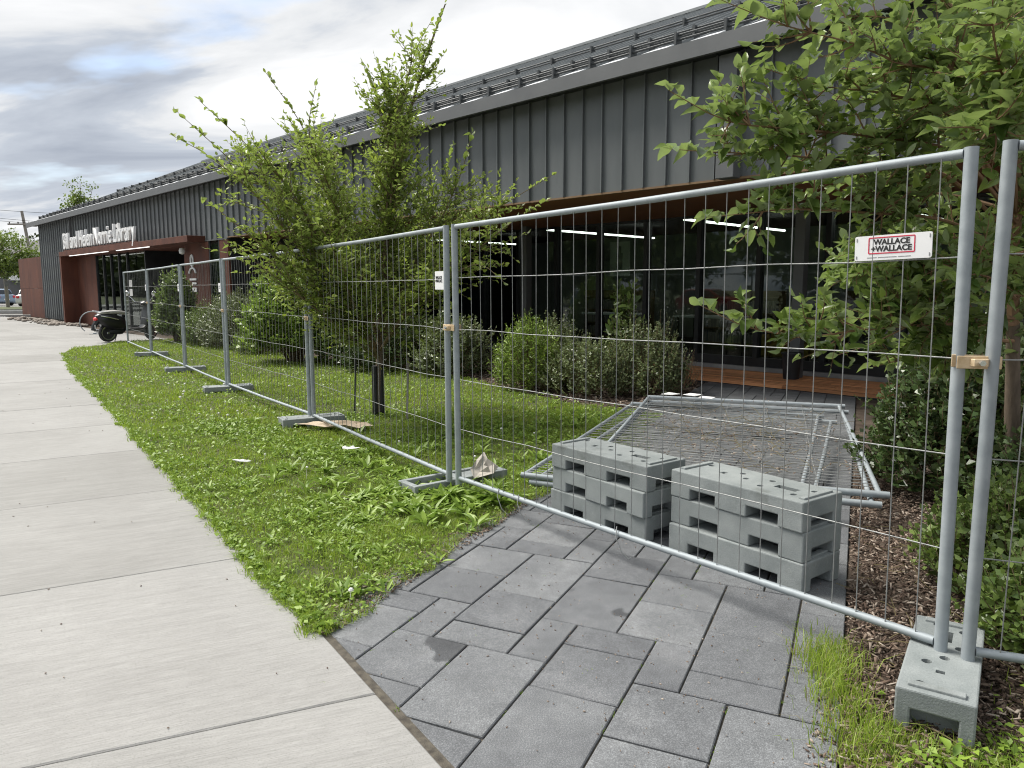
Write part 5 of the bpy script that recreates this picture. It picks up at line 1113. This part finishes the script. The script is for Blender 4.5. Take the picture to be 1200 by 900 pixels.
# dead leaves and twigs on the pile of panels
PX, PY = [], []
for cx, cy, sp, n in ((1.75, 6.2, .38, 170), (2.2, 6.6, .45, 160), (1.5, 7.1, .3, 90), (1.9, 5.5, .4, 120), (2.4, 5.6, .3, 70), (2.1, 7.0, .5, 110)): PX.append(nr.normal(cx, sp, n)); PY.append(nr.normal(cy, sp * 1.2, n))
PX, PY = np.concatenate(PX), np.concatenate(PY); a = np.radians(71)
u = (PX - 2.48) * np.cos(a) + (PY - 4.86) * np.sin(a); v = -(PX - 2.48) * np.sin(a) + (PY - 4.86) * np.cos(a); k = (u > .1) & (u < 3.2) & (v > .1) & (v < 1.95)
chips('dead_leaves', PX[k], PY[k], (.275 + .035 * u + nr.uniform(0, .015, len(u)))[k], .024, .006, tint=.55 + .45 * nr.random(k.sum()))
tw = MB()
for _ in range(150):
    x, y = rng.gauss(1.9, .5), rng.gauss(6.3, .8); u_ = (x - 2.48) * math.cos(a) + (y - 4.86) * math.sin(a); v_ = -(x - 2.48) * math.sin(a) + (y - 4.86) * math.cos(a)
    if .1 < u_ < 3.1 and .15 < v_ < 1.85: tw.tube(twig((x, y, .285 + .035 * u_), (rng.uniform(-1, 1), rng.uniform(-1, 1), .05), rng.uniform(.1, .32), 4, .7, 0), .0018, 4, False)
g = obm('fallen_twigs', tw, M['dry']); g['kind'] = 'stuff'
tw = MB()
for _ in range(130):
    s, tt = rng.uniform(2.5, 5.4), rng.uniform(.05, 1.2); tw.tube(twig((*ST(s, tt), .02), (rng.uniform(-1, 1), rng.uniform(-1, 1), .1), rng.uniform(.06, .26), 4, .7, 0), .002, 4, False)
g = obm('fallen_twigs', tw, M['dry']); g['kind'] = 'stuff'
# small tufts in the paver joints, leaf bits on the sidewalk
JX, JY, JH = [], [], []
for _ in range(70):
    c = rng.choice((2, 4, 4, 6, 8, 10, 1, 5)); s0 = 2.2 + rng.random() * 3.2; m = rng.randint(4, 14)
    x, y = ST(s0, -c * GW); JX.append(nr.normal(x, .008, m)); JY.append(nr.normal(y, .012, m)); JH.append(nr.uniform(.006, .022, m))
X, Y, h = map(np.concatenate, (JX, JY, JH)); g = ob('joint_moss', blades('joint_moss', X, Y, h, .004, M['grass'], nr.uniform(0, .5, len(X)), 1.1)); g['kind'] = 'stuff'
X = nr.uniform(-8, 0, 700); Y = nr.uniform(2, 16, 700); k = inside([(0.75, .7)] + EDGE[1:] + [(-17, 16), (-4, 0)], X, Y) & (nr.random(700) < .3); chips('sidewalk_litter', X[k], Y[k], np.full(k.sum(), .003), .010, .005, tint=nr.uniform(.2, 1, k.sum()))
# specks of grit and petals on the paving
X = nr.uniform(-1, 2, 2600); Y = nr.uniform(2.2, 6, 2600); s_ = X * PC + Y * PS; t_ = X * PS - Y * PC; k = (t_ < -.02) & (t_ > -2.25) & (s_ > 2.2) & ((X + .23) * SWN.x + (Y - 2.31) * SWN.y > .06)
k &= nr.random(2600) < .35; chips('path_grit', X[k], Y[k], np.full(k.sum(), .002), .007, .003, tint=nr.uniform(.5, 1, k.sum()))

# ------------------------------------------------------------------ scooter, bike hoops
sc_ = thing('scooter', 'black motor scooter with grey seat and round mirrors parked by the library entrance', 'scooter', (-11.6, 22.55, 0), R(54)); sc_.scale = (1.06, 1.06, 1.1)
STEER = R(26)
def turn(o):
    pv = Vector((.5, 0, 0)); o.location = pv - Matrix.Rotation(STEER, 3, 'Z') @ pv; o.rotation_euler = (0, 0, STEER); return o
def wheel(x, r_, w_):
    wo = obm('wheel', MB().lathe([(r_ - .055, -w_ / 2 * .7), (r_ - .02, -w_ / 2), (r_, -w_ * .2), (r_, w_ * .2), (r_ - .02, w_ / 2), (r_ - .055, w_ / 2 * .7)], 24, 'y', (x, 0, r_)), M['rubber'], sc_, True)
    obm('rim', MB().lathe([(.03, -.06), (.05, -.03), (r_ - .05, -.05), (r_ - .045, .05), (.05, .04), (.03, .06)], 20, 'y', (x, 0, r_)), M['chrome'], wo, True); return wo
wheel(-.62, .24, .13); turn(wheel(.66, .24, .12))
def loft(secs, n=12):
    """secs: (x, zc, half width, half height)"""
    mb = MB(); o = 0
    for x, zc, hw, hh in secs:
        for j in range(n):
            a_ = 2 * math.pi * j / n; c_, s__ = math.cos(a_), math.sin(a_); mb.v.append((x, hw * math.copysign(abs(c_) ** .7, c_), zc + hh * math.copysign(abs(s__) ** .7, s__)))
    for i in range(len(secs) - 1):
        for j in range(n): a_, b_ = i * n + j, i * n + (j + 1) % n; mb.f.append((a_, b_, b_ + n, a_ + n))
    mb.f.append(tuple(reversed(range(n)))); mb.f.append(tuple((len(secs) - 1) * n + j for j in range(n))); return mb
obm('rear_body', loft([(-.93, .66, .05, .05), (-.86, .63, .14, .13), (-.70, .58, .20, .20), (-.45, .53, .21, .22), (-.22, .50, .17, .18), (-.12, .42, .13, .13)]), M['gloss_black'], sc_, True)
obm('floorboard', loft([(-.2, .32, .16, .05), (.1, .31, .18, .045), (.34, .33, .17, .05), (.42, .42, .16, .06)]), M['gloss_black'], sc_, True)
obm('leg_shield', loft([(.38, .35, .14, .07), (.43, .52, .21, .10), (.47, .68, .23, .11), (.50, .84, .18, .10), (.50, .95, .07, .05)]), M['gloss_black'], sc_, True)
turn(obm('front_fender', MB().tube([(.52, 0, .42), (.62, 0, .50), (.74, 0, .50), (.86, 0, .40), (.90, 0, .28)], [.05, .075, .08, .07, .03], 10), M['gloss_black'], sc_, True))
turn(obm('fork', MB().tube([(.50, 0, .80), (.62, 0, .45), (.66, .07, .24)], .03, 8), M['dark'], sc_, True))
obm('seat', loft([(-.84, .77, .08, .03), (-.70, .79, .14, .05), (-.40, .80, .15, .055), (-.15, .77, .13, .05), (-.05, .74, .07, .03)]), M['seat'], sc_, True)
turn(obm('headset', loft([(.34, 1.00, .04, .03), (.42, 1.02, .13, .07), (.52, 1.02, .12, .08), (.58, 1.0, .07, .06)]), M['gloss_black'], sc_, True))
turn(obm('handlebar', MB().tube([(.32, .34, 1.03), (.40, .2, 1.04), (.43, 0, 1.03), (.40, -.2, 1.04), (.32, -.34, 1.03)], .017, 8), M['dark'], sc_, True))
for s in (-1, 1):
    m_ = turn(obm('mirror', MB().tube([(.38, s * .22, 1.05), (.36, s * .32, 1.16), (.33, s * .41, 1.24)], .012, 6), M['chrome'], sc_, True))
    obm('mirror_head', MB().lathe([(.0, -.02), (.06, -.015), (.075, 0), (.066, .012), (0, .015)], 14, 'x', (.31, s * .43, 1.29)), M['chrome'], m_, True)
obm('tail_light', loft([(-.97, .62, .03, .025), (-.95, .62, .075, .045), (-.90, .63, .085, .05)]), M['tail'], sc_, True)
obm('number_plate', MB().bx(-.985, -.975, -.09, .09, .36, .47), M['paper'], sc_); obm('rear_mudguard', MB().tube([(-.88, 0, .56), (-.97, 0, .44), (-1.0, 0, .32)], [.08, .07, .06], 8), M['dark'], sc_, True)
obm('grab_rail', MB().tube([(-.60, .15, .80), (-.86, .15, .82), (-.95, .08, .84), (-.95, -.08, .84), (-.86, -.15, .82), (-.60, -.15, .80)], .012, 8), M['chrome'], sc_, True)
obm('exhaust', MB().tube([(-.2, .14, .24), (-.45, .17, .24), (-.82, .18, .30), (-.88, .18, .31)], [.02, .04, .045, .03], 10), M['chrome'], sc_, True); obm('engine_cover', loft([(-.60, .26, .05, .05), (-.45, .28, .10, .09), (-.25, .28, .11, .09), (-.15, .3, .06, .05)]), M['dark'], sc_, True)
obm('side_trim', MB().tube([(-.84, -.16, .70), (-.62, -.215, .66), (-.40, -.22, .60)], .014, 6), M['chrome'], sc_, True)
obm('kickstand', MB().tube([(-.3, .1, .24), (-.34, .20, 0)], .012, 6), M['dark'], sc_)
for i, (x, y, l_) in enumerate(((-14.55, 25.8, 'left one of two round steel bike hoops behind the scooter'), (-14.05, 26.1, 'right one of two round steel bike hoops behind the scooter'))):
    t = thing('bike_hoop', l_, 'bike rack', (x, y, 0), R(35), 'steel bike hoops at the entrance')
    obm('hoop', MB().tube([(.38 * math.cos(R(-70 + 320 * k / 24 - 20)), 0, .40 + .38 * math.sin(R(-70 + 320 * k / 24 - 20))) for k in range(25)], .017, 8), M['galv'], t, True); obm('base_plate', MB().bx(-.12, .24, -.05, .05, 0, .012), M['galv'], t)

# ------------------------------------------------------------------ cars, house, pole
def car(label, x, y, rz, paint, group='parked cars'):
    t = thing('parked_car', label, 'car', (x, y, 0), rz, group)
    prof = [(-2.1, .35), (-2.12, .62), (-2.05, .92), (-1.85, 1.02), (-1.55, 1.40), (-1.1, 1.50), (.2, 1.50), (.95, 1.05), (1.75, .93), (2.08, .75), (2.12, .40), (2.0, .25), (-1.95, .25)]
    mb = MB(); k = len(prof)
    for yy, f in ((-.86, 0), (-.80, 0), (.80, 0), (.86, 0)):
        for px, pz in prof: mb.v.append((px * (1 if abs(yy) < .85 else .985), yy * (1 if pz < 1.0 else .84), pz if abs(yy) < .85 else min(pz, pz * .985)))
    for r_ in range(3):
        for i in range(k): j = (i + 1) % k; mb.f.append((r_ * k + i, r_ * k + j, (r_ + 1) * k + j, (r_ + 1) * k + i))
    mb.f += [tuple(range(k)), tuple(3 * k + i for i in reversed(range(k)))]
    obm('body', mb, M[paint], t, True, bevel=.03)
    for s in (-1, 1):
        obm('side_window', MB().add([(px, s * yy, pz) for yy, px, pz in ((.87, -1.6, 1.04), (.87, .75, 1.04), (.735, .18, 1.42), (.735, -1.3, 1.42))], [(0, 1, 2, 3)]), M['carglass'], t)
        for wx in (-1.3, 1.3):
            wo = obm('wheel', MB().lathe([(.2, -.1), (.29, -.1), (.31, -.05), (.31, .05), (.29, .1), (.2, .1)], 20, 'y', (wx, s * .80, .31)), M['rubber'], t, True); obm('rim', MB().lathe([(.0, -.085), (.2, -.075), (.2, .075), (0, .085)], 14, 'y', (wx, s * .80, .31)), M['chrome'], wo, True)
        obm('tail_lamp', MB().box((-2.10, s * .66, .80), (.06, .22, .20)), M['tail'], t, bevel=.02); obm('headlight', MB().box((2.05, s * .62, .70), (.1, .3, .12)), M['chrome'], t, bevel=.02)
    obm('rear_window', MB().add([(-1.88, -.66, 1.04), (-1.88, .66, 1.04), (-1.60, .58, 1.39), (-1.60, -.58, 1.39)], [(0, 1, 2, 3)]), M['carglass'], t); obm('windscreen', MB().add([(.98, -.70, 1.07), (.98, .70, 1.07), (.26, .62, 1.47), (.26, -.62, 1.47)], [(3, 2, 1, 0)]), M['carglass'], t)
    obm('number_plate', MB().bx(-2.135, -2.12, -.25, .25, .5, .62), M['paper'], t); return t
car('pale blue hatchback parked on the street at the far left', -46.6, 67.0, R(155), 'lightblue')
car('white car half hidden by the rusty screen wall', -41.6, 65.5, R(100), 'whitecar')
for q_, pnt, l_ in ((17, 'whitecar', 'white car across the street mirrored in the glass'), (25, 'redcar', 'red car across the street mirrored in the glass'), (34, 'lightblue', 'blue car across the street mirrored in the glass')): car(l_, *QW(q_, -15.5), FROT, pnt, 'cars parked across the street')
hs = thing('house', 'beige and dark grey house with a shallow roof at the far left', 'house', (-52, 78, 0), R(8))
obm('wall', MB().bx(-6, 4.3, 0, 8, -.1, 4.6), M['greyhouse'], hs); obm('wall', MB().bx(4.31, 10, -.8, 8, -.1, 4.4), M['beige'], hs)
rf = obm('roof', MB().add([(-6.5, -.6, 4.55), (10.5, -1.3, 4.55), (10.5, 8.6, 4.55), (-6.5, 8.6, 4.55), (-3, 4, 6.6), (7, 4, 6.6)], [(0, 1, 5, 4), (1, 2, 5), (2, 3, 4, 5), (3, 0, 4), (3, 2, 1, 0)]), M['shingle'], hs)
for x0, z0, x1, z1 in ((1.0, 2.6, 2.4, 3.9), (2.9, 2.6, 4.0, 3.9), (-1.5, 2.6, .2, 3.9)):
    wf = obm('window', MB().bx(x0, x1, -.08, -.001, z0, z1), M['white'], hs); obm('pane', MB().bx(x0 + .1, x1 - .1, -.1, -.081, z0 + .1, z1 - .1), M['carglass'], wf)
obm('garage_door', MB().bx(.8, 4.1, -.06, -.002, 0, 2.2), M['dark'], hs); obm('balcony', MB().bx(-.2, 4.25, -.9, -.08, 2.35, 2.5).bx(-.2, 4.25, -.9, -.85, 2.5, 2.9), M['white'], hs)
up = thing('utility_pole', 'leaning weathered wooden utility pole with crossarm and wires behind the street trees', 'utility pole', (-44.4, 70, 0), 0)
obm('pole', MB().tube([(0, 0, -.1), (-.35, 0, 4.5), (-.85, 0, 8.6)], [.17, .15, .12], 10), M['polewood'], up, True)
obm('crossarm', MB().box((-.68, -.15, 7.4), (2.9, .12, .14)), M['polewood'], up)
for dx in (-1.3, -.5, .5, 1.3): obm('insulator', MB().lathe([(.04, 0), (.06, .08), (.03, .16)], 8, c=(-.68 + dx, -.15, 7.47)), M['dark'], up)
for dx in (-1.3, 1.3): obm('power_wire', MB().tube([(-.68 + dx + k * 3.2, -.15 + k * k * .02, 7.63 - .25 * k * (1 - k / 8)) for k in range(-6, 9)], .022, 4), M['dark'], up)
obm('power_wire', MB().tube([(-.85 + k * 3.2, k * k * .02, 8.55 - .2 * k * (1 - k / 8)) for k in range(-6, 9)], .022, 4), M['dark'], up)
p2_ = thing('street_post', 'thin pale post with small signs standing on the verge by the blue car', 'post', (-41.2, 61, 0), 0)
obm('post', MB().tube([(0, 0, 0), (-.05, 0, 4.3)], .14, 8), M['polewood'], p2_, True)
for z, h in ((2.2, .35), (1.7, .4)): obm('sign_plate', MB().bx(-.02, .38, -.17, -.15, z, z + h), M['greyhouse'], p2_)
# ------------------------------------------------------------------ unseen tree mass, added to darken the sky mirrored in the entrance glass
n = 14000; q_ = nr.uniform(85, 200, n); nn = -30 + nr.normal(0, 2.2, n); zz = nr.uniform(0, 1, n) ** .8 * (8 + 2 * np.sin(q_ * .35) + 1.5 * np.sin(q_ * .9 + 1))
g = ob('added_treeline', leaves_mesh('added_treeline', np.c_[q_ * FA[0] + nn * FN[0], q_ * FA[1] + nn * FN[1], zz], nr.normal(0, 1, (n, 3)), nr.normal(0, 1, (n, 3)), nr.uniform(.8, 1.6, n), .7, M['leaf_dull'])); g['kind'] = 'stuff'
